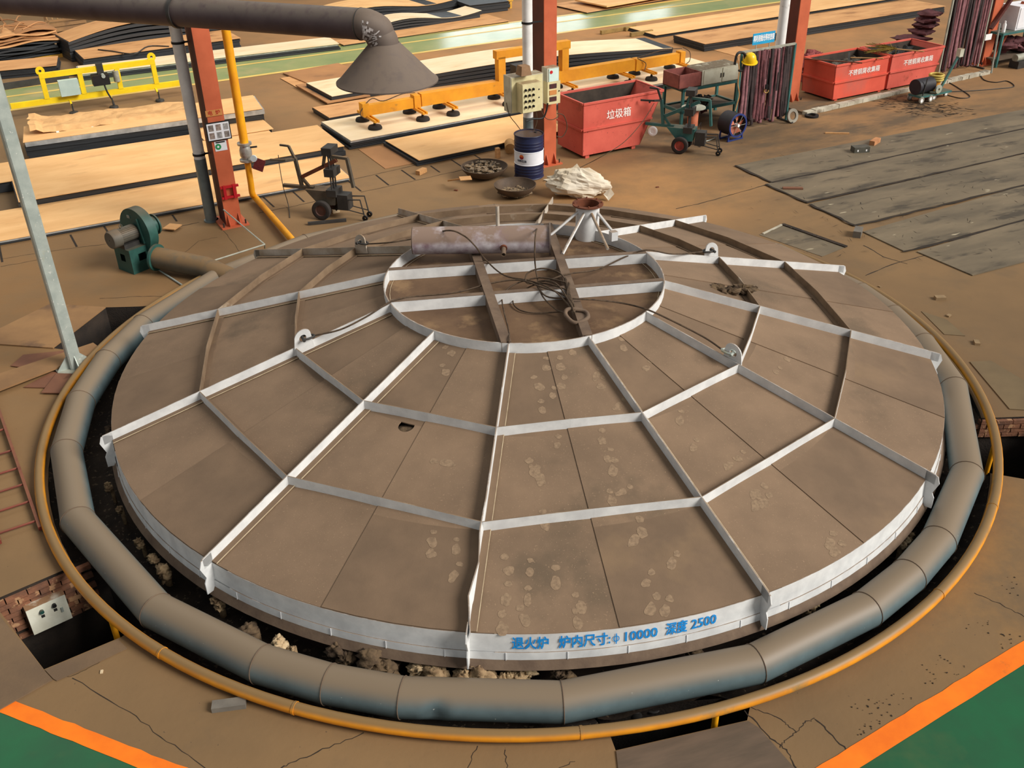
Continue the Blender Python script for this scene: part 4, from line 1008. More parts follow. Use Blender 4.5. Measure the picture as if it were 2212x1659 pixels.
# right far stacks
stack('far right behind the timber beams', (1417, 76), (2050, -22), (1371, 57), 0.10, 'plate_cream', 2)
stack('behind the hose rack with blue sign', (1523, 95), (2043, 13), (1463, 75), 0.24, 'plate_tan', 3)
sheet('steel_plate', 'thin plate jutting left of the stack behind the hose rack', (1507, 98), (1560, 89), (1450, 84), 0.07, 0.04, 'plate_tan')
sheet('steel_plate', 'thin plate on the floor left of the hose rack', (1590, 121), (1640, 112), (1537, 107), 0.012, 0.01, 'plate_tan')
stack('across the aisle behind the central column', (1268, 27), (1500, -12), (1203, 7), 0.06, 'plate_tan', 1)
sheet('steel_plate', 'pale plate on top across the aisle behind the central column', (1311, 13), (1520, -24), 1.8, 0.2, 0.05, 'plate_cream')
# timber beams lying before the aisle
for lab, a_, c_ in (('weathered timber beam lying nearest the green aisle', (1298, 70), (1372, 58)), ('weathered timber beam under the far right plates', (1362, 75), (1409, 68)), ('short timber beam end beside the far right plates', (1350, 63), (1372, 57))):
    b = MB(); b.bar(at(*a_, 0.07), at(*c_, 0.07), 0.10, 0.12); tag(fix(b.build('timber_beam', mat('old_wood', (158, 130, 74), (130, 106, 62), 5, 0.8), None)), lab, 'timber')
# far left stacks beyond the aisle
stack('low at the far left with a cream end', (-40, 156), (122, 141), (108, 122), 0.26, 'plate_tan', 6, z0=0.0)
stack('of wavy plates under the fume pipe', (149, 90), (480, 42), (134, 72), 0.62, 'plate_tan', 6, bend=lambda t: 0.30*math.sin(math.pi*min(1, t*1.1)), nseg=16)
stack('with a dark chain lying on it beyond the aisle', (181, 127), (520, 82), (166, 105), 0.34, 'plate_tan', 3)
stack('cream and silver edged along the far side of the aisle', (175, 160), (733, 94), (708, 80), 0.20, 'plate_pale', 3, silver=True)
stack('small at the right end of the cream aisle stack', (742, 97), (790, 90), (762, 82), 0.06, 'plate_tan', 1)
stack('wavy and dark right of the hood elbow', (735, 30), (990, -4), (690, 14), 0.45, 'plate_cream', 5, bend=lambda t: 0.10*math.sin(2*math.pi*t), nseg=14)
stack('wavy and cream beside the hood elbow', (820, 55), (1040, 22), (1010, 12), 0.30, 'plate_pale', 4, bend=lambda t: 0.10*math.sin(2*math.pi*t), nseg=14)
stack('brown and flat along the aisle right of the hood', (840, 83), (1100, 45), (1060, 29), 0.05, 'plate_tan', 1)
stack('near the yellow pallet at the top edge', (1015, 12), (1100, 2), 1.5, 0.35, 'plate_edge', 3)
# crumpled scrap sheet pile on the far left
for k in range(13):
    zt_ = 0.16+k*0.062; rr = random.Random(k+90)
    m_ = 'plate_edge' if k < 7 else ('plate_tan' if k % 2 else 'plate_brown2')
    ph = rr.uniform(0, 6); am = 0.012+0.004*k
    o = sheet('scrap_sheet', ('dark bent sheet' if k < 7 else 'crumpled tan sheet')+', '+ORD[k]+' from the bottom of the far left scrap pile', (-70, 143), (133+rr.uniform(-5, 3), 113), 1.7+rr.uniform(-0.15, 0.1), 0.16, 0.045, m_, (lambda t, a=am, f=ph: a*math.sin(9*t+f)), 14, 'bent sheets in the far left scrap pile', 'scrap metal', (rr.uniform(-0.08, 0.05), rr.uniform(-0.05, 0.1), zt_-0.16))
for k in range(9):
    rr = random.Random(k+200); p = at(rr.uniform(0, 95), rr.uniform(40, 66), 0.95); a = rr.uniform(0, 3.1); b = MB()
    dd = Vector((math.cos(a), math.sin(a), 0)); b.tube(spline([p-dd*0.5, p-dd*0.2+Z*rr.uniform(0.02, 0.1), p+dd*0.2+Z*rr.uniform(0, 0.12), p+dd*0.55], 4), 0.02, 5)
    tag(b.build('scrap_strip', 'plate_brown2', None), 'curled metal strip, '+ORD[k]+' on top of the far left scrap pile', 'scrap metal', 'curled strips on the far left scrap pile')
b = MB(); b.bar(at(72, 124, 0.05), at(131, 116, 0.05), 0.6, 0.1); tag(fix(b.build('pallet_beam', 'wood_yellow', None)), 'yellow timber under the far left scrap pile', 'timber')
# slatted rack behind the pile
rk = thing('slatted_rack', 'brown slatted steel rack partly hidden by the fume pipe', 'rack', at(98, 52, 0.3), G)
for k in range(14):
    b = MB(); b.bar((0.1+k*0.17, 0, 0.1), (0.1+k*0.17, 0.9, 0.42), 0.04, 0.04); b.build('slat', 'plate_brown', rk)
for y, z in ((0, 0.08), (0.9, 0.42)):
    b = MB(); b.bar((0, y, z), (2.6, y, z), 0.06, 0.06); b.build('rail', 'plate_brown', rk)
for x in (0.1, 2.5):
    for y, z in ((0, 0.08), (0.9, 0.42)):
        b = MB(); b.bar((x, y, -0.3), (x, y, z), 0.06, 0.06); b.build('leg', 'plate_brown', rk)
for lab, a_, c_, zz in (('brown steel beam lying nearest the slatted rack', (105, 56), (185, 45), 0.25), ('brown steel beam in front of the slatted rack beams', (110, 66), (200, 52), 0.2), ('dark steel rail lying along the aisle at the far left', (8, 187), (148, 166), 0.09), ('short rusty steel rail between far left stack and cream stack', (132, 160), (170, 154), 0.09)):
    b = MB(); b.bar(at(*a_, zz), at(*c_, zz), 0.14, 0.16 if zz < 0.2 else 0.1); 
    if zz > 0.1: b.bar(at(*a_, zz/2), at(*c_, zz/2), 0.1, zz-0.06)
    tag(fix(b.build('steel_beam', 'plate_brown' if 'brown' in lab else 'dark_steel', None)), lab, 'beam')
b = MB(); b.tube(spline([at(212, 107, 0.36), at(240, 110, 0.37), at(290, 116, 0.36), at(320, 100, 0.37), at(365, 100, 0.36)], 5), 0.02, 5); tag(b.build('chain', 'dark_steel', None), 'dark chain lying on a plate stack beyond the aisle', 'chain')
# yellow pallet frame at the top edge
yp = thing('yellow_pallet_frame', 'yellow painted pallet frame at the top edge right of the hood', 'pallet', at(1052, 24, 0), G)
for x in (0, 1.0):
    b = MB(); b.box((x, 0.4, 0.12), (0.1, 0.9, 0.24)); b.build('runner', 'wood_yellow', yp)
for y in (0, 0.4, 0.8):
    b = MB(); b.box((0.5, y, 0.28), (1.2, 0.12, 0.06)); b.build('deck_board', 'wood_yellow', yp)
# ================================================================ LIFTERS
mat('lifter_orange', (226, 156, 32), (206, 136, 30), 2.0, 0.55, stain=(120, 92, 48), stain_scale=2.4, stain_cut=0.66)
mat('lifter_yellow', (244, 212, 28), (232, 196, 24), 3.0, 0.5)
mat('rubber', (42, 36, 32), (30, 26, 24), 5, 0.8)
lA, lB = at(783, 251, 0.44), at(1474, 134, 0.44); dl_ = (lB-lA); LL = dl_.length; rl = math.atan2(dl_.y, dl_.x); dl_.normalize()
lf = thing('vacuum_lifter', 'long orange vacuum lifter beam with suction pads on steel plates', 'vacuum lifter', Vector((lA.x, lA.y, 0.22)), rl)
def tpx(px):  # position along the beam of the point seen above pixel column px
    lo, hi = -0.05, 1.05
    for _ in range(40):
        mid = (lo+hi)/2; p = lA+(lB-lA)*mid; q = p-CAMP; X = W/2+FPX*q.dot(CR)/q.dot(_fw)
        if X < px: lo = mid
        else: hi = mid
    return lo*LL
x1, x2 = tpx(908), tpx(1365)
b = MB(); b.box(((x1+x2)/2, 0, 0.39), (x2-x1, 0.22, 0.30)); b.build('main_beam', 'lifter_orange', lf)
b = MB(); b.box((x1/2, 0, 0.35), (x1, 0.18, 0.24)); b.build('extension_beam', 'lifter_orange', lf)
b = MB(); b.box(((LL+x2)/2, 0, 0.36), (LL-x2, 0.18, 0.26)); b.build('extension_beam', 'lifter_orange', lf)
for x in (0.06, x1-0.12, x2+0.14, LL-0.08):
    b = MB(); b.box((x, 0, 0.37), (0.16, 0.235, 0.32)); b.build('clamp_collar', 'lifter_orange', lf)
f1, f2 = tpx(1082), tpx(1217)
b = MB(); b.box((f1, 0, 0.82), (0.20, 0.2, 0.6)); b.build('frame_post', 'lifter_orange', lf)
b = MB(); b.box((f2, 0, 0.82), (0.20, 0.2, 0.6)); b.build('frame_post', 'lifter_orange', lf)
b = MB(); b.box(((f1+f2)/2, 0, 1.18), (f2-f1+0.3, 0.2, 0.2)); b.build('frame_head', 'lifter_orange', lf)
b = MB(); b.box(((f1+f2)/2-0.2, 0.05, 0.70), (0.7, 0.3, 0.3)); b.build('vacuum_pump', 'dark_steel', lf)
for px in (790, 893, 958, 1078, 1215, 1338, 1385, 1462):
    x = tpx(px)
    b = MB(); b.box((x, -0.04, 0.21), (0.035, 1.1, 0.06)); b.box((x+0.09, -0.04, 0.21), (0.035, 1.1, 0.06)); b.box((x+0.045, -0.04, 0.19), (0.12, 1.1, 0.015)); arm = b.build('pad_arm', 'lifter_orange', lf)
    for y in (-0.42, 0.36):
        b = MB(); b.lathe([(0.02, 0.18), (0.04, 0.09), (0.15, 0.075), (0.17, 0.04), (0.17, 0.006), (0.02, 0.006)], 20, Matrix.Translation((x+0.045, y, 0))); b.build('suction_pad', 'rubber', arm, 40)
for pts in ([(x1-0.1, 0.05, 0.56), (x1-0.5, -0.1, 0.62), (x1-1.0, -0.08, 0.52), (0.3, 0.0, 0.6), (0.05, -0.1, 0.5), (-0.1, -0.12, 0.3), (0.03, -0.3, 0.2)], [(LL-0.05, 0, 0.6), (LL-0.6, 0.05, 0.62), (x2+0.5, 0, 0.58), (x2+0.1, -0.1, 0.56), (x2+0.35, -0.14, 0.4), (x2+0.2, -0.3, 0.26)], [(LL-0.02, 0, 0.62), (LL+0.15, -0.1, 0.5), (LL+0.1, -0.2, 0.3), (LL-0.1, -0.3, 0.24)]):
    b = MB(); b.tube(spline(pts, 5), 0.012, 6); b.build('air_hose', 'rope', lf)
# yellow frame lifter at the left
yA, yB = at(24, 232, 0.30), at(412, 178, 0.30); dy_ = (yB-yA); LY = dy_.length; ry = math.atan2(dy_.y, dy_.x)
lA, lB, LL = yA, yB, LY
yl = thing('vacuum_lifter', 'lemon yellow frame lifter with pump beside the grey post', 'vacuum lifter', Vector((yA.x, yA.y, 0)), ry)
b = MB(); b.box((LY/2, 0, 0.33), (LY, 0.10, 0.13)); b.build('base_beam', 'lifter_yellow', yl)
a0_, a1_, a2_, a3_ = tpx(104), tpx(340), tpx(184), tpx(263)
for x in (a0_, a1_, a2_, a3_):
    b = MB(); b.box((x, 0, 0.66), (0.12, 0.10, 0.55)); b.build('upright', 'lifter_yellow', yl)
b = MB(); b.box(((a0_+a1_)/2, 0, 0.98), (a1_-a0_+0.12, 0.11, 0.13)); b.build('top_beam', 'lifter_yellow', yl)
for x in (a0_, a1_):
    b = MB(); b.lathe([(0.035, -0.02), (0.11, -0.02), (0.11, 0.02), (0.035, 0.02), (0.035, -0.02)], 18, Matrix.Translation((x, 0, 1.10)) @ Matrix.Rotation(math.pi/2, 4, 'X')); b.build('lifting_eye', 'lifter_yellow', yl)
mat('pale_box', (186, 204, 196), (172, 192, 186), 4, 0.5)
xb = (a0_+a2_)/2+0.12; b = MB(); b.box((xb, -0.12, 0.63), (0.48, 0.16, 0.40)); b.build('switch_box', 'pale_box', yl)
xp = (a2_+a3_)/2+0.05
b = MB(); b.box((xp-0.05, -0.1, 0.72), (0.42, 0.28, 0.26)); pm = b.build('vacuum_pump', 'black', yl)
b = MB(); b.cyl((xp+0.02, -0.26, 0.82), (xp+0.02, -0.1, 0.82), 0.05, 12); b.build('pump_filter', 'galv', pm, 40)
b = MB(); b.box((xp, 0, 0.96), (0.16, 0.16, 0.3)); b.build('suspension_block', 'dark_steel', yl)
b = MB(); b.cyl((xp+0.36, -0.06, 0.60), (xp+0.36, -0.06, 0.88), 0.08, 14); b.build('gas_cylinder', 'galv_dull', yl, 40)
b = MB(); b.tube(spline([(xp, -0.2, 0.6), (xp+0.03, -0.25, 0.4), (xp+0.1, -0.3, 0.2), (xp+0.12, -0.35, 0.02)], 5), 0.025, 6); b.build('hose', 'black', yl)
for px in (150, 236, 335):
    x = tpx(px)
    b = MB(); b.bar((x, 0, 0.28), (x, -0.34, 0.2), 0.04, 0.05); arm = b.build('pad_arm', 'lifter_yellow', yl)
    b = MB(); b.cyl((x, -0.34, 0.05), (x, -0.34, 0.26), 0.02, 8); b.lathe([(0.03, 0.07), (0.11, 0.05), (0.12, 0.005), (0.02, 0.004)], 16, Matrix.Translation((x, -0.34, 0))); b.build('suction_pad', 'dark_steel', arm, 40)
# ================================================================ FUME HOOD AND PIPE (hung from the hall roof, out of view)
zc_h = 3.1
rimc = at(837, 176, zc_h); sc_h = 1/ppm(rimc)
Rr = 110*sc_h
hood = thing('fume_hood', 'grey conical suction hood hanging from the overhead fume pipe', 'fume hood', rimc)
pipe_r = 33*1/ppm(at(790, 52, 4.0))
apex_h = 0.60
b = MB(); neck = Vector((-0.02, 0.0, apex_h))
b.lathe([(Rr, 0.0), (Rr*1.0, 0.02), (Rr*0.93, 0.06), (pipe_r*1.0, apex_h)], 64); b.lathe([(Rr-0.01, 0.0), (pipe_r-0.01, apex_h)], 48)
b.build('cone', 'hood', hood, 50)
zpz = None
# find pipe height so that the pipe axis is seen at (780,52) above the hood axis
pa = atv(780, 52, rimc, Vector((0, 1, 0))); zp_ = pa.z
pe_ = at(-40, -3, zp_); pd = (pa-pe_).normalized()
elbow = [pa-rimc, pa-rimc+pd*0.16+Z*-0.005]
c0 = pa-rimc+pd*0.10
path = spline([pa-rimc-pd*0.02, pa-rimc+pd*0.10, pa-rimc+Vector((0.25, 0, -0.09)), Vector((-0.07, 0, apex_h+0.12)), Vector((-0.015, 0, apex_h+0.02)), Vector((0, 0, apex_h-0.10))], 6)
b = MB(); b.tube(path, pipe_r, 32); b.build('elbow', 'hood', hood, 60)
b = MB(); b.cyl(pe_-rimc-pd*6, pa-rimc, pipe_r, 40); hp = fix(b.build('horizontal_pipe', 'hood_pipe', hood, 40))
b = MB(); b.cyl(pa-rimc-pd*0.008, pa-rimc+pd*0.008, pipe_r+0.008, 40); b.build('weld_seam', 'dark_steel', hp, 40)
# peeling white patch on the near underside of the elbow
b = MB(); n_ = len(path); rr = random.Random(8)
for i in range(2, n_-9):
    t0 = (path[i+1]-path[i]).normalized()
    for j in range(11):
        a0_, a1_ = -3.7+j*0.15, -3.7+(j+1)*0.15
        if rr.random() < 0.06+0.5*abs(j-6)/6+0.03*i: continue
        P = []
        for (cc, aa) in ((path[i], a0_), (path[i+1], a0_), (path[i+1], a1_), (path[i], a1_)):
            side = Vector((0, 1, 0)); upv = side.cross(t0).normalized()*-1
            P.append(cc+(side*math.cos(aa)+upv*math.sin(aa))*(pipe_r*1.0+0.008))
        b.add(P, [(0, 1, 2, 3)])
pt_ = b.build('peeled_patch', 'white_wash', hood); tag(pt_, kind='stuff')
for x_ in (-3.5, -9.0):
    p = pa-rimc+pd*x_; b = MB(); b.lathe([(pipe_r+0.005, -0.03), (pipe_r+0.03, -0.03), (pipe_r+0.03, 0.03), (pipe_r+0.005, 0.03)], 32, Matrix.Translation(p) @ pd.to_track_quat('Z', 'Y').to_matrix().to_4x4()); st = b.build('hanger_band', 'dark_steel', hp, 40)
    b = MB(); b.cyl(p+Z*pipe_r, p+Z*6, 0.02, 8); b.build('hanger_rod', 'dark_steel', st)
# ================================================================ COLUMNS AND PIPES AT THEM
def column(lab, base_px, fw_, dep, hgt=9.0, rz=G):
    c = at(*base_px) - U*0.0; col = thing('steel_column', lab, 'column', c+V*dep/2, rz, 'orange steel columns')
    b = MB(); b.box((0, -dep/2, hgt/2), (fw_, 0.02, hgt)); b.build('flange', 'orange_steel', col)
    b = MB(); b.box((0, dep/2, hgt/2), (fw_, 0.02, hgt)); b.build('flange', 'orange_steel', col)
    b = MB(); b.box((0, 0, hgt/2), (0.016, dep-0.02, hgt)); b.build('web', 'maroon_steel', col)
    b = MB(); b.box((-fw_/2+0.006, 0, hgt/2), (0.012, dep-0.02, hgt)); b.build('shaded_side', 'maroon_steel', col)
    b = MB(); b.box((0, 0, 0.015), (fw_+0.22, dep+0.22, 0.03)); bp_ = b.build('base_plate', 'orange_steel', col)
    for sx_ in (-1, 1):
        for sy in (-1, 1):
            b = MB(); b.cyl((sx_*(fw_/2+0.06), sy*(dep/2+0.05), 0.03), (sx_*(fw_/2+0.06), sy*(dep/2+0.05), 0.11), 0.016, 6); b.build('anchor_bolt', 'dark_steel', bp_)
    for sx_ in (-0.1, 0.1):
        b = MB(); b.extr([(sx_-0.005, -dep/2-0.01, 0.03), (sx_-0.005, -dep/2-0.10, 0.03), (sx_-0.005, -dep/2-0.10, 0.08), (sx_-0.005, -dep/2-0.01, 0.26)], (0.01, 0, 0)); b.build('stiffener', 'orange_steel', bp_)
    return col
colL = column('orange steel column at left carrying a framed photo board', (507, 488), 0.30, 0.50)
colC = column('orange steel column in the middle carrying control boxes', (1188, 356), 0.30, 0.50)
colR = column('orange steel column behind the blue sign hose rack', (1712, 222), 0.34, 0.50)
colF = column('orange steel column at the far right behind the second hose rack', (2128, 140), 0.34, 0.50)
def downpipe(lab, px, py, r, zsplit, hgt=9.0, clamps=(1.3, 3.0, 4.6), m0='grey_pipe', m1='grey_pipe_white', off=Vector((0, 0, 0))):
    c = at(px, py)+off; dp = thing('downpipe', lab, 'pipe', c, 0, 'downpipes beside the columns')
    if zsplit > 0:
        b = MB(); b.cyl((0, 0, 0), (0, 0, zsplit), r*1.04, 24); b.build('lower_pipe', m0, dp, 40)
        b = MB(); b.lathe([(r*1.3, 0), (r*1.3, 0.03), (r*1.05, 0.03)], 24, None, True); b.build('foot_flange', m0, dp, 40)
    b = MB(); b.cyl((0, 0, zsplit), (0, 0, hgt), r, 24); b.build('upper_pipe', m1, dp, 40)
    for z in clamps:
        b = MB(); b.lathe([(r, z-0.02), (r+0.012, z-0.02), (r+0.012, z+0.02), (r, z+0.02)], 24); b.bar((r, 0.02, z), (r+0.2, 0.1, z), 0.02, 0.03); b.build('clamp', 'black', dp, 40)
    return dp
downpipe('white over grey downpipe beside the left orange column', 457, 477, 0.105, 1.25, clamps=(1.33, 3.35))
dpC = downpipe('white downpipe beside the middle orange column', 1142, 366, 0.105, 1.15, clamps=(3.05,))
downpipe('white downpipe beside the column behind the blue sign', 1669, 232, 0.12, 0.6, clamps=())
# signs on the left column (flange plane)
def on_face(px, py, colo, off=0.0): return atv(px, py, colo.matrix_world @ Vector((0, 0, 0)) if False else colo.location-V*(0.25+0.012+off), -V)
sgn = on_face(472, 283, colL, 0.02); brd = thing('photo_board', 'white framed board with six small photos on the left column', 'notice board', sgn, G)
b = MB(); b.box((0, 0, 0), (0.44, 0.02, 0.34)); b.build('frame', 'black', brd)
b = MB(); b.box((0, -0.011, 0), (0.40, 0.006, 0.30)); b.build('panel', mat('paper_white', (236, 236, 240), (226, 226, 232), 5, 0.6), brd)
for ix in range(3):
    for iz in range(2):
        b = MB(); b.box((-0.13+ix*0.135, -0.016, 0.07-iz*0.14), (0.09, 0.003, 0.11)); b.build('photo', mat('photo_tone_%d' % ((ix+iz) % 3), [(150, 138, 130), (176, 160, 150), (120, 116, 118)][(ix+iz) % 3], [(96, 88, 86), (120, 100, 92), (180, 176, 172)][(ix+iz) % 3], 18, 0.6, obj=False), brd)
sgn = on_face(462, 244, colL, 0.006); sp_ = thing('name_sign', 'small orange plate with two red characters on the left column', 'sign', sgn, G)
b = MB(); b.box((0, 0, 0), (0.30, 0.008, 0.11)); b.build('plate', mat('sign_tan', (206, 140, 78), (196, 130, 70), 5, 0.6), sp_)
letters('lettering', '电  炉', 0.09, mat('sign_red', (176, 44, 30)), sp_, (0, -0.0055, 0), (1, 0, 0), (0, 0, 1), 0.002)
sgn = on_face(477, 315, colL, 0.004); sp_ = thing('sticker', 'white label with a green round emblem below the photo board', 'sign', sgn, G)
b = MB(); b.box((0, 0, 0), (0.22, 0.004, 0.18)); b.build('label', 'paper_white', sp_)
b = MB(); b.cyl((-0.05, -0.004, -0.01), (-0.05, -0.002, -0.01), 0.055, 20); gd = b.build('emblem', mat('emblem_green', (40, 140, 84)), sp_)
b = MB(); b.cyl((-0.05, -0.006, -0.01), (-0.05, -0.004, -0.01), 0.02, 16); b.build('emblem_centre', 'paper_white', gd)
b = MB()
b.box((0.0, -0.004, 0.07), (0.17, 0.003, 0.022)); b.build('print_line', 'black', sp_)
sgn = on_face(497, 414, colL, 0.03); br = thing('red_bracket', 'bright red bottle bracket strapped low on the left column', 'bracket', sgn, G)
mat('bright_red', (204, 30, 40), (180, 24, 34), 5, 0.5)
for z in (-0.1, 0.1):
    b = MB(); b.box((0, 0, z), (0.34, 0.05, 0.04)); b.build('strap', 'bright_red', br)
for x in (-0.10, 0.08):
    b = MB(); b.box((x, -0.01, 0), (0.05, 0.05, 0.26)); b.build('bar', 'bright_red', br)
# yellow gas pipe with valve
gx = at(549, 440); gp = thing('gas_pipe', 'upright yellow gas pipe with a silver valve beside the left column', 'pipe', gx)
b = MB(); b.cyl((0, 0, 1.0), (0, 0, 9), 0.083, 20); b.build('upper_pipe', 'yellow_gas', gp, 40)
vz = atv(541, 340, gx, Vector((0, 1, 0))).z
e1 = at(640, 528, 0.12)-gx; b = MB(); b.tube(spline([(0, 0, vz-0.05), (0, 0, 0.45), (0.0, 0.0, 0.2), Vector((0.1, -0.07, 0.1)), e1], 5), 0.062, 16); b.build('lower_pipe', 'yellow_gas', gp, 50)
b = MB(); b.lathe([(0.14, 0.30), (0.14, 0.26), (0.09, 0.25), (0.12, 0.15), (0.12, 0.05), (0.09, -0.02), (0.14, -0.03), (0.14, -0.07)], 20, Matrix.Translation((0, 0, vz)), True, True); vb = b.build('valve_body', mat('valve_silver', (186, 184, 178), (150, 146, 138), 10, 0.35, metal=0.5), gp, 40)
b = MB(); b.cyl((0.17, -0.12, vz+0.02), (0.17, -0.15, vz+0.02), 0.065, 18); b.build('gauge', mat('gauge_face', (196, 210, 216)), vb, 40)
b = MB(); b.bar((0.1, 0, vz+0.2), (0.24, -0.02, vz+0.22), 0.03, 0.03); b.build('lever', 'dark_steel', vb)
b = MB(); b.box((0.25, -0.1, vz-0.12), (0.2, 0.012, 0.24), R=Matrix.Rotation(0.4, 3, 'Y')); b.build('tag_plate', mat('maroon_tag', (112, 44, 46), (90, 36, 38), 30, 0.6), gp)
# thin conduit handrail by the column
b = MB(); b.tube([at(483, 453, 0.7), at(572, 528, 0.35), at(572, 540, 0.0)], 0.014, 6); b.tube([at(572, 528, 0.35), at(455, 565, 0.30)], 0.014, 6); tag(b.build('thin_rail', 'galv_dull', None), 'thin bent grey rail between left column and lid', 'rail')
# ================================================================ BINS
mat('bin_red', (214, 100, 84), (198, 86, 72), 1.8, 0.6, stain=(150, 66, 50), stain_scale=2.2, stain_cut=0.62, spots=(120, 60, 48), spot_scale=16, spot_cut=0.7)
mat('bin_red2', (222, 94, 72), (208, 82, 62), 1.5, 0.6, stain=(196, 96, 80), stain_scale=0.9, stain_cut=0.56)
mat('bin_inside', (74, 62, 52), (50, 42, 36), 3.0, 0.8)
mat('white_letter', (236, 226, 220))
def bin_(lab, origin, Lb, Lt, Wd, z0, z1, m, txt, tsize, taper_l=0.0, group=None, rz=G, ledge=0.5, txt_x=0.5):
    o = thing('waste_bin', lab, 'bin', origin, rz, group); th = 0.02
    def fr(y): return [(0+taper_l*0, y, z0), (Lb, y, z0), (Lt, y, z1), (-taper_l, y, z1)]
    b = MB(); b.extr(fr(0.0), (0, th, 0)); fp_ = fix(b.build('front_panel', m, o))
    b = MB(); b.extr(fr(Wd-th), (0, th, 0)); fix(b.build('rear_panel', m, o))
    b = MB(); b.extr([(0, 0, z0), (0, Wd, z0), (-taper_l, Wd, z1), (-taper_l, 0, z1)], (th, 0, 0)); fix(b.build('end_panel', m, o))
    b = MB(); b.extr([(Lb-th, 0, z0), (Lb-th, Wd, z0), (Lt-th, Wd, z1), (Lt-th, 0, z1)], (th, 0, 0)); fix(b.build('sloping_end_panel', m, o))
    b = MB(); b.box((Lb/2, Wd/2, z0+0.012), (Lb-0.03, Wd-0.03, 0.02)); b.build('bottom', 'bin_inside', o)
    # separate inner faces, darker than the panels
    b = MB(); e = th+0.004
    b.add([(e, e, z0+0.03), (Lb-e, e, z0+0.03), (Lt-e, e, z1-0.02), (-taper_l+e, e, z1-0.02), (e, Wd-e, z0+0.03), (Lb-e, Wd-e, z0+0.03), (Lt-e, Wd-e, z1-0.02), (-taper_l+e, Wd-e, z1-0.02)], [(0, 1, 2, 3), (4, 7, 6, 5), (0, 3, 7, 4), (1, 5, 6, 2)])
    b.build('lining', 'bin_inside', o)
    zl = z0+(z1-z0)*ledge
    xr = Lb+(Lt-Lb)*ledge
    b = MB(); b.bar((-taper_l*ledge-0.01, -0.02, zl), (xr, -0.02, zl), 0.04, 0.04); b.build('ledge', m, fp_)
    b = MB(); b.bar((-taper_l*ledge-0.02, 0, zl), (-taper_l*ledge-0.02, Wd, zl), 0.04, 0.04); b.build('ledge', m, o)
    for (p, q) in (((-taper_l, 0, z1), (Lt, 0, z1)), ((-taper_l, Wd, z1), (Lt, Wd, z1)), ((-taper_l, 0, z1), (-taper_l, Wd, z1)), ((Lt, 0, z1), (Lt, Wd, z1))):
        b = MB(); b.bar(p, q, 0.045, 0.045); b.build('rim', m, o)
    for x in (0.15, Lb-0.15):
        for y in (0.08, Wd-0.08):
            b = MB(); b.box((x, y, z0/2), (0.1, 0.1, z0)); b.build('foot', m, o)
    letters('lettering', txt, tsize, 'white_letter', fp_, ((Lt-taper_l)*txt_x, -0.006, z0+(z1-z0)*0.70), (1, 0, 0), (0, 0, 1), 0.003)
    return o
o1 = at(1258, 345); Lb1 = (at(1365, 320)-o1).length; Lt1 = (at(1417, 200, 1.22)-at(1258, 237, 1.22)).length
bin1 = bin_('faded red waste bin with white characters beside the middle column', o1, Lb1+0.15, Lt1, 1.05, 0.08, 1.22, 'bin_red', '垃圾箱', 0.22, ledge=0.5, txt_x=0.44)
b = MB(); b.cyl((Lt1*0.83, -0.002, 1.02), (Lt1*0.83, 0.03, 1.02), 0.03, 12); b.build('round_hole', 'black', bin1)
o2 = at(1797, 224); Lb2 = (at(1905, 203)-o2).length; 
bin2 = bin_('bright red scrap bin nearest the hose rack, metal strips over its rim', o2, 1.86, 1.84, 1.12, 0.1, 0.95, 'bin_red2', '不锈钢屑收集箱', 0.16, 0.05, 'stainless scrap bins on the kerb', txt_x=0.55)
o3 = o2+U*1.93
bin3 = bin_('red scrap bin standing right of the brighter one, broom over it', o3, 1.72, 1.98, 1.12, 0.1, 0.95, 'bin_red', '不锈钢屑收集箱', 0.16, -0.02, 'stainless scrap bins on the kerb', txt_x=0.52)
# contents of the scrap bins
mat('swarf', (96, 88, 76), (60, 54, 48), 14, 0.7, bump=1.0, bump_scale=30)
mat('swarf_black', (44, 42, 42), (30, 29, 29), 14, 0.7, bump=1.0, bump_scale=30)
for par, lab, m, hh in ((bin2, 'tangled grey metal swarf heaped in the brighter scrap bin', 'swarf', 0.62), (bin3, 'black matted swarf heaped in the right scrap bin', 'swarf_black', 0.66)):
    b = MB(); R_ = Matrix.Rotation(G, 3, 'Z'); oo = Vector(par.location)
    for k in range(14):
        rr = random.Random(k); blob(b, oo+R_ @ Vector((rr.uniform(0.45, 1.4), rr.uniform(0.35, 0.8), hh)), (rr.uniform(.2, .38), rr.uniform(.2, .32), rr.uniform(.1, .26)), k, 0.7, 8, 2)
    b.box(oo+R_ @ Vector((0.92, 0.56, 0.36)), (1.6, 1.0, 0.45), G)
    tag(b.build('swarf_heap', m, None, 60), lab, 'metal swarf', kind='stuff')
for lab, par, a_, c_, m in (('rusty flat bar leaning across the corner of the bright scrap bin', bin2, (-0.28, 0.95, 0.985), (0.62, -0.22, 0.985), 'rust'), ('bent pale strip hooked over the rim of the bright scrap bin', bin2, (1.02, 0.55, 0.92), (1.42, -0.16, 0.985), 'wood'), ('dark bar propped inside the bright scrap bin', bin2, (0.62, 0.2, 0.70), (1.02, 0.62, 1.04), 'dark_steel'), ('broom handle lying over the right scrap bin', bin3, (0.12, 1.05, 0.99), (0.95, -0.2, 0.985), 'wood')):
    R_ = Matrix.Rotation(G, 3, 'Z'); oo = Vector(par.location)
    b = MB(); b.bar(oo+R_ @ Vector(a_), oo+R_ @ Vector(c_), 0.05, 0.02); tag(fix(b.build('metal_bar', m, None)), lab, 'bar')
b = MB(); p = at(1932, 104, 1.1)
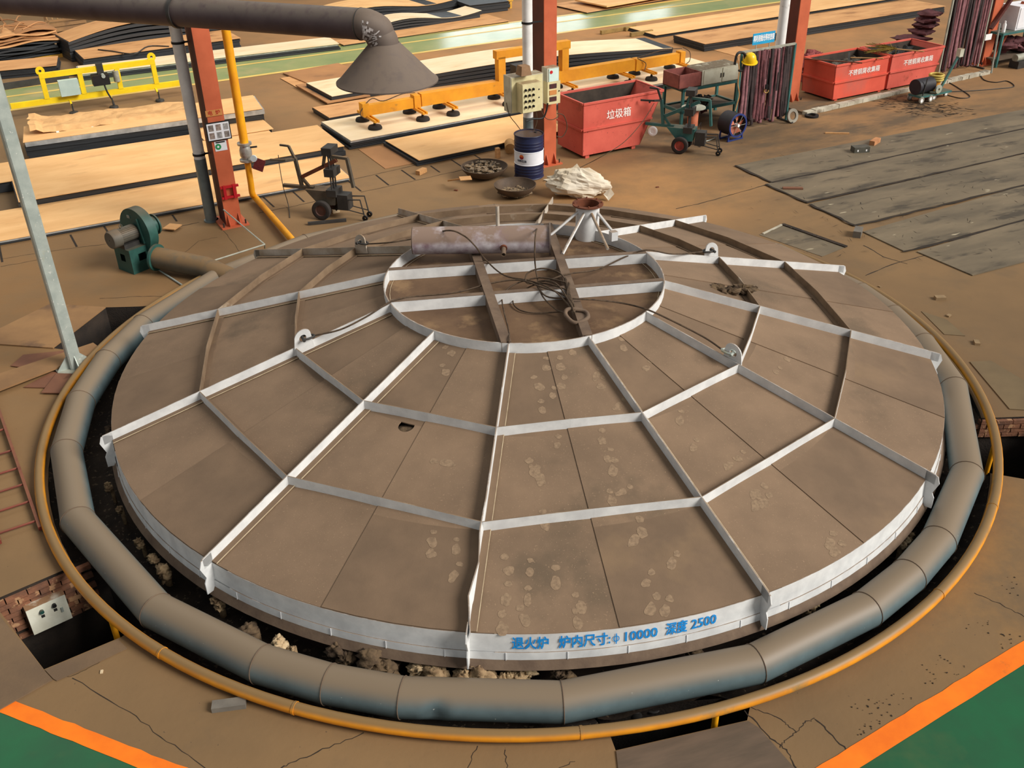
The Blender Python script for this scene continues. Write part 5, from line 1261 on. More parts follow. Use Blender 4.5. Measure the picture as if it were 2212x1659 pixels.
for k in range(70):
    rr = random.Random(k+3); e = p+Vector((rr.uniform(-0.75, 0.05), rr.uniform(-0.15, 0.35), rr.uniform(-0.15, 0.08))); b.tube([p+Vector((rr.uniform(-.05, .05), rr.uniform(-.05, .05), 0)), e], 0.007, 3)
tag(b.build('broom_head', mat('broom', (150, 128, 52), (120, 100, 40), 20, 0.9), None), 'yellowish twig broom head lying over the right scrap bin', 'broom', kind='stuff')
# pinkish scrap net heap beside the right column
b = MB()
for k in range(10):
    rr = random.Random(k+31); blob(b, at(1752+rr.uniform(-18, 18), 150+rr.uniform(-6, 6), 0.35)+Z*rr.uniform(-0.05, 0.3), (rr.uniform(.12, .3), rr.uniform(.12, .25), rr.uniform(.1, .2)), k, 0.9, 8, 2.5)
b.box(at(1755, 160, 0.17), (0.7, 0.5, 0.34), G)
tag(b.build('net_heap', mat('pink_net', (166, 88, 86), (118, 62, 62), 26, 0.9, bump=1.0, bump_scale=40), None, 60), 'heap of reddish netting between right column and scrap bins', 'netting', kind='stuff')
# kerb under the bins
mat('kerb', (196, 190, 172), (160, 152, 134), 3, 0.8, stain=(110, 96, 78), stain_scale=2, stain_cut=0.56, bump=0.3)
for (a_, c_, lab) in (((1742, 250), (1975, 196), 'left'), ((2030, 184), (2138, 160), 'right')):
    b = MB(); p = at(*a_); q = at(*c_); d = (q-p).normalized(); n = 14; top = []; 
    for i in range(n):
        s0, s1 = p.lerp(q, i/n), p.lerp(q, (i+0.97)/n)
        hh = 0.09+random.uniform(-0.01, 0.01)
        b.bar(s0+V*0.07+Z*hh/2, s1+V*0.07+Z*hh/2, 0.15+random.uniform(-0.02, 0.02), hh)
    struct('trim_kerb_'+lab, b, 'kerb')
b = MB(); p = at(1742, 250)+V*0.15; q = at(2138, 160)+V*0.15; b.bar(p+V*0.8+Z*0.02, q+V*0.8+Z*0.02, 1.6, 0.06); struct('floor_kerb_platform', b, 'floor')
# ================================================================ OIL DRUM AND BOWLS
dp_ = at(1143, 380); drm = thing('oil_drum', 'dark blue oil drum with a white band beside the middle column', 'drum', dp_)
mat('drum_blue', (30, 38, 74), (24, 30, 60), 3, 0.45, dust=(96, 76, 60), dust_amt=0.9, dust_lo=0.7, dust_hi=1.0)
mat('drum_white', (232, 234, 240), (222, 226, 234), 4, 0.45)
rdm = 0.305; hd = 0.93
prof = [(0.001, 0), (rdm, 0), (rdm+0.012, 0.015), (rdm, 0.03)]
for zz in (0.12, 0.18, 0.24): prof += [(rdm, zz-0.02), (rdm+0.008, zz), (rdm, zz+0.02)]
prof += [(rdm, 0.31)]
b = MB(); b.lathe(prof, 36); b.build('lower_body', 'drum_blue', drm, 35)
b = MB(); b.lathe([(rdm+0.004, 0.31), (rdm+0.012, 0.32), (rdm+0.004, 0.33), (rdm+0.004, 0.58), (rdm+0.012, 0.59), (rdm+0.004, 0.60)], 36); wb = b.build('white_band', 'drum_white', drm, 35)
prof = [(rdm, 0.60)]
for zz in (0.66, 0.72, 0.78): prof += [(rdm, zz-0.02), (rdm+0.008, zz), (rdm, zz+0.02)]
prof += [(rdm, 0.90), (rdm+0.012, 0.915), (rdm+0.006, 0.93), (rdm-0.01, 0.92), (rdm-0.012, 0.905), (0.001, 0.905)]
b = MB(); b.lathe(prof, 36); b.build('upper_body', 'drum_blue', drm, 35)
def on_drum(a, z, r=rdm+0.0075): return Vector((r*math.cos(a), r*math.sin(a), z))
am = -math.pi/2-0.55
b = MB(); P = [on_drum(am, 0.50)]+[on_drum(am+0.05/rdm*math.cos(k*math.pi/8), 0.50+0.05*math.sin(k*math.pi/8)) for k in range(16)]
b.add(P, [(0, 1+k, 1+(k+1) % 16) for k in range(8)]); b.build('emblem_top', mat('emblem_orange', (226, 110, 40)), wb)
b = MB(); b.add(P, [(0, 1+k, 1+(k+1) % 16) for k in range(8, 16)]); b.build('emblem_bottom', mat('emblem_red', (150, 30, 40)), wb)
vv, ff = text_mesh('中国石油', 0.055, 0.002); b = MB(); b.add([on_drum(am+x/rdm, 0.41+y) for x, y, _ in vv], ff); b.build('lettering', mat('ink_grey', (70, 70, 84)), wb)
b = MB(); b.cyl((0.15, 0.1, 0.905), (0.15, 0.1, 0.925), 0.03, 10); b.build('bung', 'dark_steel', drm)
mat('bowl', (92, 74, 58), (72, 58, 46), 4, 0.7)
mat('scrap_bits', (152, 128, 98), (70, 62, 54), 16, 0.6)
for lab, px, py, r, hh, n, fill, g in (('wide rusty bowl heaped with metal scraps left of the oil drum', 1047, 378, 0.50, 0.24, 110, 0.17, 1), ('smaller rusty bowl holding a few scraps in front of the oil drum', 1113, 418, 0.43, 0.24, 38, 0.10, 2)):
    c = at(px, py+4); bo = thing('scrap_bowl', lab, 'bowl', c, 0, 'bowls of scrap by the oil drum')
    b = MB(); b.lathe([(0.001, 0.0), (r*0.45, 0.01), (r*0.78, hh*0.4), (r*0.97, hh*0.85), (r, hh), (r-0.015, hh), (r*0.95, hh*0.85), (r*0.76, hh*0.42), (r*0.44, 0.025), (0.001, 0.02)], 36); b.build('shell', 'bowl', bo, 50)
    b = MB(); rr = random.Random(g)
    for k in range(n):
        a = rr.uniform(0, 6.28); q = math.sqrt(rr.random())*r*0.72
        cc = c+Vector((q*math.cos(a), q*math.sin(a), fill+rr.uniform(-0.03, 0.05)*(1 if n > 50 else 0.3)+(0.05*(1-q/r) if n > 50 else -0.02)))
        R_ = Matrix.Rotation(rr.uniform(0, 6), 3, 'Z') @ Matrix.Rotation(rr.uniform(-0.7, 0.7), 3, 'X')
        b.box(cc, (rr.uniform(.05, .15), rr.uniform(.03, .07), rr.uniform(.012, .04)), R=R_)
    b.lathe([(0.001, fill-0.01), (r*0.74, fill-0.03)], 20, Matrix.Translation(c))
    tag(fix(b.build('scrap_pile', 'scrap_bits', None)), 'loose metal scraps filling the '+('wide bowl left of the drum' if g == 1 else 'smaller bowl before the drum'), 'scrap metal', kind='stuff')
# dustpan on the big bowl, paper bundle, wood blocks
b = MB(); p = at(1005, 388, 0.26); q = at(985, 388, 0.2); b.bar(at(1018, 384, 0.27), at(993, 386, 0.27), 0.22, 0.012); b.tube([at(995, 386, 0.26), at(968, 390, 0.1)], 0.02, 6); tag(b.build('dustpan', 'wood', None), 'wooden scoop resting on the wide scrap bowl', 'scoop')
def wood_block(lab, px, py, dims, rz, m='wood', z=None, cat='wood block'):
    b = MB(); b.box((0, 0, 0), dims); o = b.build('wood_block', m, None); o.location = at(px, py, dims[2]/2 if z is None else z); o.rotation_euler = (0, 0, rz); return tag(o, lab, cat)
wood_block('upright pale wood block left of the oil drum', 1075, 330, (0.09, 0.09, 0.22), G)
wood_block('pale wood block on the floor strip before the drum side stack', 910, 370, (0.26, 0.11, 0.09), G+0.5)
wood_block('square brown board leaning by the downpipe foot', 372, 490, (0.26, 0.26, 0.02), G+0.8, 'wood', 0.05, 'board')
wood_block('small pale brick under the grey trolley wheel', 725, 455, (0.14, 0.08, 0.07), G, mat('pale_stone', (206, 184, 150)), None, 'block')
b = MB(); b.cyl(at(1102, 322, 0.12), at(1110, 315, 0.12)+V*0.2, 0.12, 18); tag(fix(b.build('rolled_tape', mat('tape_tan', (168, 128, 76), (140, 104, 62), 8, 0.7), None, 40)), 'tan roll lying left behind the oil drum', 'roll')
# crumpled paper bundle
c = at(1248, 420, 0); b = MB(); n, m_ = 22, 30; P = []
for i in range(n+1):
    th = math.pi*i/n
    for j in range(m_):
        ph = 2*math.pi*j/m_
        d = Vector((math.sin(th)*math.cos(ph), math.sin(th)*math.sin(ph), math.cos(th)))
        k = 1+0.30*noise.noise(d*1.7+Vector((4, 1, 0)))
        r1_n = 1-abs(noise.noise(d*3.2+Vector((9, 2, 1))))*2; r2_n = 1-abs(noise.noise(d*6.5+Vector((1, 7, 3))))*2
        k += 0.17*r1_n+0.10*r2_n
        p = Vector((d.x*0.55, d.y*0.28, d.z*0.25+0.24))
        p = Vector((p.x*k, p.y*k, max(0.0, 0.24+(p.z-0.24)*k)))
        p.z -= 0.16*max(0, p.x)*0.7; p.z = max(0, p.z)
        P.append(c+p)
F = [(i*m_+j, (i+1)*m_+j, (i+1)*m_+(j+1) % m_, i*m_+(j+1) % m_) for i in range(n) for j in range(m_)]
b.add(P, F); o = b.build('paper_bundle', mat('dirty_cloth', (218, 208, 190), (196, 182, 158), 2.5, 0.8, stain=(176, 142, 100), stain_scale=2.2, stain_cut=0.6), None)
tag(o, 'crumpled dirty white paper bundle on the floor behind the chimney', 'bundle')
for k, (px, py, h0) in enumerate(((1288, 395, 0.22), (1300, 408, 0.15), (1312, 425, 0.08), (1240, 372, 0.42))):
    b = MB(); p = at(px, py, h0); b.add([p, p+Vector((0.14, 0.02, 0.05)), p+Vector((0.06, 0.03, 0.17)), p+Vector((-0.08, 0.02, 0.05)), p+Vector((0.02, -0.06, -0.06))], [(0, 1, 2), (0, 2, 3), (0, 3, 4), (0, 4, 1)])
    fo = b.build('paper_flap', 'dirty_cloth', o); sm = fo.modifiers.new('thickness', 'SOLIDIFY'); sm.thickness = 0.004
# floor slab strip with joints in front of the plates
mat('joint', (46, 36, 28), (36, 29, 23), 6, 0.95)
slab_lines = [((-5, 515), (5, 566)), ((152, 507), (166, 533)), ((225, 489), (234, 503)), ((372, 464), (382, 478)), ((568, 425), (592, 447)), ((633, 414), (657, 436)), ((749, 388), (780, 413)), ((812, 378), (840, 400)), ((867, 367), (897, 388)), ((930, 358), (950, 372)), ((975, 345), (998, 360)), ((1025, 335), (1045, 347)), ((75, 507), (86, 548))]
for a_, c_ in slab_lines:
    b = MB(); p, q = at(*a_, 0.003), at(*c_, 0.003); n_ = (q-p).normalized(); s_ = Vector((-n_.y, n_.x, 0))*0.018; b.add([p-s_, q-s_, q+s_, p+s_], [(0, 1, 2, 3)]); fix(b.build('slab_joint', 'joint', floor))
for pts in ([(780, 415), (850, 400), (950, 378), (1040, 358)], [(235, 527), (320, 505), (430, 480)], [(560, 460), (650, 442), (700, 430)], [(760, 388), (840, 370), (900, 356)]):
    crack(pts, 0.01)
# ================================================================ CONTROL BOXES ON THE MIDDLE COLUMN
mat('box_cream', (222, 212, 166), (206, 196, 150), 6, 0.5, dust=(150, 124, 90), dust_amt=0.9, dust_lo=0.5, dust_hi=1)
mat('box_grey', (196, 196, 178), (170, 168, 150), 4, 0.5, dust=(140, 118, 88), dust_amt=0.9, dust_lo=0.5, dust_hi=1)
mat('screen_dark', (60, 50, 52), (90, 40, 40), 20, 0.4)
def wallbox(name, lab, tl, br_, plane_off, depth, m, cat='control box'):
    P0 = colC.location-V*plane_off
    a_ = atv(tl[0], tl[1], P0, -V); c_ = atv(br_[0], br_[1], P0, -V)
    w = (c_-a_).dot(U); h = a_.z-c_.z; cen = (a_+c_)/2
    o = thing(name, lab, cat, Vector((cen.x, cen.y, cen.z)), G)
    b = MB(); b.box((0, depth/2, 0), (w, depth, h)); b.build('case', m, o)
    return o, w, h
bx1, w, h = wallbox('control_cabinet', 'big grey control cabinet hung behind the knob panel', (1103, 168), (1173, 234), 0.62, 0.30, 'box_grey')
b = MB(); b.box((0, -0.005, 0), (w*0.96, 0.01, h*0.96)); b.build('door', 'box_cream', bx1)
bx2, w, h = wallbox('knob_panel_box', 'cream control box with twelve black knobs on the middle column', (1127.5, 183), (1169.5, 238.5), 0.86, 0.22, 'box_cream')
b = MB(); b.box((0, -0.006, 0), (w*0.97, 0.012, h*0.97)); dr_ = b.build('door', 'box_cream', bx2)
pk = None
for ix in range(3):
    for iz in range(4):
        b = MB(); b.cyl((0, 0, 0), (0, -0.03, 0), 0.024, 12); b.box((0, -0.035, 0), (0.01, 0.02, 0.045))
        if pk is None: pk = b.build('knob', 'black', dr_); ob = pk
        else: ob = pk.copy(); COL.objects.link(ob)
        ob.location = (-w*0.34+ix*w*0.20, -0.012, h*0.30-iz*h*0.195)
for z in (0.26, -0.02):
    b = MB(); b.cyl((w*0.36, -0.012, h*z), (w*0.36, -0.02, h*z), 0.014, 10); b.build('lock', 'black', dr_)
bx3, w, h = wallbox('meter_box', 'grey box with glass window and red dial on the middle column', (1182, 148), (1207.5, 176), 0.48, 0.22, 'box_grey')
b = MB(); b.box((0.01, -0.006, 0), (w*0.8, 0.012, h*0.86)); mw_ = b.build('window', mat('glass_pale', (214, 236, 230), (200, 226, 220), 3, 0.15), bx3)
b = MB(); b.cyl((-w*0.18, -0.012, h*0.22), (-w*0.18, -0.018, h*0.22), 0.035, 14); b.build('red_dial', 'bright_red', mw_)
bx4, w, h = wallbox('meter_panel_box', 'cream box with two dark displays below the glass window box', (1183, 178), (1210, 222), 0.50, 0.24, 'box_cream')
for z, m in ((0.30, 'screen_dark'), (-0.27, 'screen_dark'), (0.02, 'sign_tan')):
    b = MB(); b.box((-w*0.08, -0.005, h*z), (w*0.55, 0.01, h*0.20)); b.build('display', m, bx4)
b = MB(); b.cyl((w*0.4, -0.002, h*0.05), (w*0.4, -0.012, h*0.05), 0.014, 8); b.build('lock', 'black', bx4)
b = MB(); P0 = colC.location-V*0.66; tp = atv(1131, 150, P0, -V); b.lathe([(0.17, -0.10), (0.13, 0.08)], 4, Matrix.Translation(tp) @ Matrix.Rotation(G+math.pi/4, 4, 'Z'), True, True); tag(b.build('pipe_cowl', mat('cowl_brown', (150, 116, 84), (130, 100, 72), 6, 0.8), None), 'brown cowl around the middle downpipe above the cabinet', 'cowl')
for lab, pts, m, r in (('black cable hanging under the meter boxes', [(1183, 223), (1180, 240), (1172, 255), (1150, 257), (1136, 262)], 'black', 0.018), ('loose tan cable loop beside the red waste bin', [(1203, 245), (1218, 250), (1225, 275), (1215, 295), (1202, 294)], 'rope', 0.01), ('thin tan cable hanging left of the cabinet', [(1094, 222), (1100, 248), (1115, 268), (1124, 280)], 'rope', 0.008), ('thin cable drooping over the orange flange', [(1169, 240), (1180, 256), (1195, 258), (1208, 250)], 'rope', 0.008), ('thin cable hanging from the knob panel', [(1158, 240), (1160, 262), (1153, 282)], 'rope', 0.008)):
    P0 = colC.location-V*0.5; b = MB(); b.tube(spline([atv(x, y, P0, -V) for x, y in pts], 5), r, 6); tag(b.build('cable', m, None), lab, 'cable', 'cables on the middle column')
b = MB(); b.tube(spline([at(1175, 390, 0.02), at(1230, 372, 0.02), at(1262, 352, 0.10)-V*0.1, at(1300, 333, 0.3)-V*0.08, at(1345, 305, 0.5)-V*0.06, at(1385, 262, 0.75)-V*0.05, at(1410, 222, 1.05)-V*0.05], 6), 0.008, 5); tag(b.build('cable', 'rope', None), 'thin cable running up across the front of the red waste bin', 'cable', 'cables on the middle column')
# ================================================================ WHEELED TROLLEYS
mat('trolley_grey', (94, 86, 72), (76, 68, 58), 5, 0.65, dust=(128, 102, 74), dust_amt=0.8)
mat('trolley_teal', (58, 112, 108), (48, 94, 92), 4, 0.55, dust=(108, 100, 80), dust_amt=0.7)
mat('tyre', (56, 50, 46), (42, 38, 36), 8, 0.85)
mat('wheel_hub_red', (168, 72, 58), (130, 56, 48), 8, 0.6); mat('wheel_hub_brown', (88, 56, 46), (70, 48, 40), 8, 0.7)
def wheel(par, c, r, w, hub, tyre='tyre'):
    M_ = Matrix.Translation(c) @ Matrix.Rotation(math.pi/2, 4, 'X')
    b = MB(); b.lathe([(r*0.55, -w*0.4), (r*0.85, -w/2), (r*0.97, -w*0.4), (r, 0), (r*0.97, w*0.4), (r*0.85, w/2), (r*0.55, w*0.4)], 28, M_); t_ = b.build('wheel', tyre, par, 50)
    b = MB(); b.lathe([(0.001, -w*0.42), (r*0.18, -w*0.46), (r*0.2, -w*0.3), (r*0.48, -w*0.28), (r*0.56, -w*0.44), (r*0.56, w*0.44), (r*0.48, w*0.28), (0.001, w*0.3)], 24, M_); b.build('hub', hub, t_, 40)
def trolley(lab, wheel_px, axle_px, m, hub, teal=False, mx=0.22):
    p0 = at(*wheel_px); p1 = at(*axle_px); yv = (p1-p0).normalized(); rz = math.atan2(yv.y, yv.x)-math.pi/2
    t = thing('wheeled_trolley', lab, 'trolley', p0, rz, 'wheeled lifting trolleys')
    wheel(t, (0, 0, 0.19), 0.19, 0.11, hub); wheel(t, (0.02, 0.42, 0.19), 0.19, 0.11, hub)
    b = MB(); b.cyl((0, 0, 0.19), (0.0, 0.42, 0.19), 0.02, 8); b.build('axle', 'dark_steel', t)
    b = MB(); b.extr([(-0.34, 0.08, 0.55), (0.30, 0.08, 0.55), (0.26, 0.08, 0.28), (-0.06, 0.08, 0.24)], (0, 0.28, 0)); fix(b.build('hopper_body', m, t))
    b = MB(); b.bar((-0.85, 0.2, 0.56), (-0.2, 0.2, 0.55), 0.07, 0.06); b.build('draw_bar', m, t)
    b = MB(); b.bar((-0.45, 0.2, 0.56), (-0.52, 0.2, 1.12), 0.06, 0.06); b.build('left_post', m, t)
    b = MB(); b.bar((-0.46, 0.2, 0.78), (-0.28, 0.2, 0.55), 0.05, 0.05); b.build('post_brace', m, t)
    b = MB(); b.bar((-0.52, 0.2, 1.10), (-0.62, 0.2, 1.35), 0.05, 0.04); b.bar((-0.62, 0.2, 1.35), (-0.8, 0.2, 1.36), 0.035, 0.035); b.bar((-0.52, 0.2, 1.10), (-0.66, 0.05, 1.12), 0.04, 0.04); b.bar((-0.66, 0.05, 1.12), (-0.95, 0.02, 1.12), 0.035, 0.035); b.build('handle', m if not teal else 'dark_steel', t)
    b = MB(); b.bar((-0.46, 0.2, 0.74), (0.34, 0.2, 1.14), 0.05, 0.07); b.build('diagonal_arm', 'rust' if not teal else m, t)
    b = MB(); b.bar((0.05, 0.2, 1.0), (0.12, 0.2, 1.28), 0.05, 0.05); b.build('link_bar', m, t)
    for k, y in enumerate((0.10, 0.2, 0.30)):
        b = MB(); b.cyl((mx, y, 0.45), (mx, y, 1.32), 0.016 if k != 1 else 0.022, 8); b.build('guide_rod', 'dark_steel', t)
    for z, hh in ((1.34, 0.13), (0.92, 0.15), (0.52, 0.13)):
        b = MB(); b.box((mx, 0.2, z), (0.2, 0.32, hh)); b.build('slide_block', 'dark_steel', t)
    b = MB(); b.bar((0.55, 0.22, 1.18), (0.62, 0.22, 0.62), 0.08, 0.05); b.bar((mx, 0.22, 1.2), (0.56, 0.22, 1.18), 0.06, 0.05); b.build('guard_bar', m, t)
    b = MB(); b.box((0.42, 0.2, 0.34), (0.22, 0.24, 0.3)); b.build('gear_motor', 'dark_steel', t)
    for y in (0.1, 0.32):
        b = MB(); b.tube([(0.5, y, 0.40), (0.78, y, 0.42), (0.84, y, 0.1)], 0.014, 6); b.tube([(0.5, y, 0.2), (0.82, y, 0.14)], 0.010, 6); lg = b.build('rear_leg', 'dark_steel', t)
        b = MB(); b.lathe([(0.02, -0.02), (0.055, -0.02), (0.055, 0.02), (0.02, 0.02)], 14, Matrix.Translation((0.85, y, 0.058)) @ Matrix.Rotation(math.pi/2, 4, 'X')); b.build('castor', 'black', lg, 40)
    if teal: wheel(t, (-0.66, 0.12, 0.42), 0.11, 0.05, 'white_clip', 'white_clip')
    return t
trolley('dusty grey lifting trolley standing beside the plates left of centre', (697, 474), (722, 452), 'trolley_grey', 'wheel_hub_brown')
tq = at(1467, 332); tt_ = trolley('teal lifting trolley with red wheel hubs beside the red waste bin', (1467, 332), (1467+10, 318), 'trolley_teal', 'wheel_hub_red', True, 0.14)
b = MB(); b.bar(at(665, 483, 0.03), at(748, 475, 0.03), 0.06, 0.05); tag(fix(b.build('steel_bar', 'dark_steel', None)), 'short dark steel bar on the floor before the grey trolley', 'bar')
b = MB(); b.tube(spline([at(601, 335, 1.05), at(604, 360, 0.8), at(612, 405, 0.4), at(622, 440, 0.05), at(626, 470, 0.012)], 5), 0.008, 5); tag(b.build('cable', 'dark_steel', None), 'thin black cable hanging from the grey trolley handle', 'cable')
# ================================================================ WORK BENCH, FAN, RACKS
bo_ = at(1470, 276); rb = G
ben = thing('work_bench', 'teal steel work bench frame behind the teal trolley', 'bench', bo_, rb)
Lw = (at(1582, 252)-bo_).dot(U)+0.05
for x in (0.03, Lw-0.03):
    for y in (0.03, 0.75):
        b = MB(); b.box((x, y, 0.44), (0.06, 0.06, 0.88)); b.build('leg', 'trolley_teal', ben)
for z, m in ((0.88, 'trolley_teal'), (0.36, 'trolley_teal')):
    for (p, q) in (((0, 0.03, z), (Lw, 0.03, z)), ((0, 0.75, z), (Lw, 0.75, z)), ((0.03, 0, z), (0.03, 0.78, z)), ((Lw-0.03, 0, z), (Lw-0.03, 0.78, z))):
        b = MB(); b.bar(p, q, 0.06, 0.07); b.build('rail', m, ben)
    b = MB(); b.box((Lw/2, 0.39, z-0.01 if z < 0.5 else z+0.02), (Lw-0.06, 0.72, 0.02)); b.build('shelf', 'plate_dark', ben)
R_G = Matrix.Rotation(G, 3, 'Z')
def bl(x, y, z): return bo_+R_G @ Vector((x, y, z))
mat('tub_red', (150, 84, 74), (122, 66, 60), 4, 0.7, stain=(172, 120, 108), stain_scale=3, stain_cut=0.6)
tub = thing('parts_tub', 'faded red open tub on the teal work bench', 'tub', bl(-0.12, 0.02, 0.92), G)
tw, td, thh = 0.66, 0.62, 0.33
for nm, c, d in (('front_panel', (tw/2, 0.01, thh/2), (tw, 0.02, thh)), ('rear_panel', (tw/2, td, thh/2), (tw, 0.02, thh)), ('end_panel', (0.01, td/2, thh/2), (0.02, td, thh)), ('end_panel', (tw-0.01, td/2, thh/2), (0.02, td, thh)), ('bottom', (tw/2, td/2, 0.01), (tw, td, 0.02))):
    b = MB(); b.box(c, d); b.build(nm, 'tub_red' if nm != 'bottom' else 'bin_inside', tub)
cab = thing('white_cabinet', 'stained white two door cabinet lying on the teal bench', 'cabinet', bl(tw-0.10, 0.02, 0.92), G)
cw = Lw-tw+0.12
b = MB(); b.box((cw/2, 0.3, 0.18), (cw, 0.6, 0.36)); b.build('case', mat('cab_white', (206, 204, 184), (184, 178, 156), 3, 0.6, dust=(100, 86, 66), dust_amt=1.0, dust_lo=0.5, dust_hi=0.9), cab)
for x in (0.27, 0.76):
    b = MB(); b.box((cw*x, -0.008, 0.18), (cw*0.46, 0.016, 0.33)); dd_ = b.build('door', 'cab_white', cab)
    b = MB(); b.box((cw*0.515+(0.04 if x > 0.5 else -0.04), -0.022, 0.18), (0.015, 0.02, 0.1)); b.build('handle', 'dark_steel', dd_)
for lab, x, s_, m in (('dark tangled parts on the lower bench shelf', 0.75, 0.16, 'swarf'), ('maroon bundled belts under the work bench', 1.05, 0.2, 'belt_maroon'), ('rusty parts heap on the lower bench shelf', 0.95, 0.13, 'swarf_black')):
    if m == 'belt_maroon': mat('belt_maroon', (112, 64, 68), (84, 48, 52), 8, 0.8, bump=0.4)
    b = MB()
    for k in range(6):
        rr = random.Random(k+int(x*100)); blob(b, bl(x+rr.uniform(-.15, .15), 0.35+rr.uniform(-.2, .2)+(0.3 if 'belts' in lab else 0), (0.45 if 'belts' not in lab else 0.2)+rr.uniform(-.03, .06)), (s_*rr.uniform(.5, 1), s_*rr.uniform(.5, 1), s_*rr.uniform(.3, .7)), k, 0.8, 7, 2)
    tag(b.build('parts_heap', m, None, 60), lab, 'parts', kind='stuff')
gc = at(1508, 300); cylo = thing('gas_cylinder', 'faded orange cylinder standing between trolley and fan', 'cylinder', gc+V*0.25)
b = MB(); b.lathe([(0.001, 0), (0.125, 0), (0.125, 0.62), (0.11, 0.64), (0.001, 0.64)], 22); b.build('body', mat('cyl_orange', (196, 112, 78), (170, 92, 64), 4, 0.6, stain=(120, 90, 66), stain_scale=3, stain_cut=0.62), cylo, 40)
b = MB(); b.lathe([(0.001, 0.66), (0.28, 0.67), (0.28, 0.69), (0.001, 0.70)], 22); b.build('tray', 'galv_dull', cylo, 40)
cc_ = at(1515, 312); co = thing('coil_of_hose', 'small upright coil of yellow striped hose by the trolley', 'hose', cc_)
for k in range(5):
    b = MB(); b.tube([(0.085*math.cos(i*math.pi/8), 0.085*math.sin(i*math.pi/8), 0.03+k*0.05) for i in range(16)], 0.024, 8, True); b.build('turn', mat('hose_cream', (214, 204, 150)) if k % 2 == 0 else 'yellow_pipe', co, 60)
b = MB(); b.tube([at(1512, 317, 0.01), at(1512, 290, 0.01)+Z*0.28, at(1498, 312, 0.01)+Z*0.25, at(1498, 312, 0.012)], 0.012, 5); tag(b.build('wire_stand', 'dark_steel', None), 'bent wire stand in front of the hose coil', 'wire')
b = MB(); b.tube(spline([at(1525, 305, 0.02), at(1535, 302, 0.02), at(1545, 298, 0.02)], 4), 0.012, 5); tag(b.build('short_pipe', 'galv', None), 'thin light pipe on the floor left of the blue fan', 'pipe')
# fan
fpn = at(1578, 300); fan_ = thing('floor_fan', 'round blue floor fan with orange blades in front of the rack', 'fan', fpn, G+math.radians(4))
mat('fan_blue', (40, 58, 122), (32, 46, 100), 4, 0.5); mat('fan_dark', (38, 36, 44), (28, 27, 34), 4, 0.6); mat('blade_orange', (206, 124, 96), (186, 104, 80), 4, 0.6)
M_ = Matrix.Translation((0, 0.0, 0.36)) @ Matrix.Rotation(math.pi/2, 4, 'X')
b = MB(); b.lathe([(0.25, 0.18), (0.27, 0.18), (0.265, 0.16), (0.265, -0.2), (0.25, -0.2), (0.25, 0.18)], 36, M_); b.build('drum_housing', 'fan_dark', fan_, 40)
b = MB(); b.lathe([(0.235, 0.185), (0.275, 0.185), (0.275, 0.205), (0.235, 0.205), (0.235, 0.185)], 36, M_); gr = b.build('front_ring', 'fan_blue', fan_, 40)
for k in range(6):
    a = k*math.pi/3; b = MB(); b.bar((0.03*math.cos(a), -0.20, 0.36+0.03*math.sin(a)), (0.25*math.cos(a), -0.20, 0.36+0.25*math.sin(a)), 0.008, 0.008); b.build('spoke', 'galv_dull', gr)
b = MB(); b.cyl((0, -0.22, 0.36), (0, -0.1, 0.36), 0.035, 14); b.build('hub', 'white_clip', gr, 40)
for k in range(5):
    a = k*2*math.pi/5; P = []
    for (r, da, yy) in ((0.05, -0.2, 0.0), (0.235, -0.42, 0.03), (0.235, 0.50, -0.06), (0.05, 0.3, -0.03)):
        P.append((r*math.cos(a+da), -0.10+yy, 0.36+r*math.sin(a+da)))
    b = MB(); b.extr(P, (0, 0.006, 0)); fix(b.build('blade', 'blade_orange', fan_))
for y in (-0.14, 0.14):
    b = MB(); b.bar((-0.24, y, 0.02), (0.24, y, 0.02), 0.04, 0.03)
    for x in (-0.22, 0.22): b.bar((x, y, 0.02), (x*0.9, y, 0.22), 0.03, 0.03)
    b.build('stand', 'fan_blue', fan_)
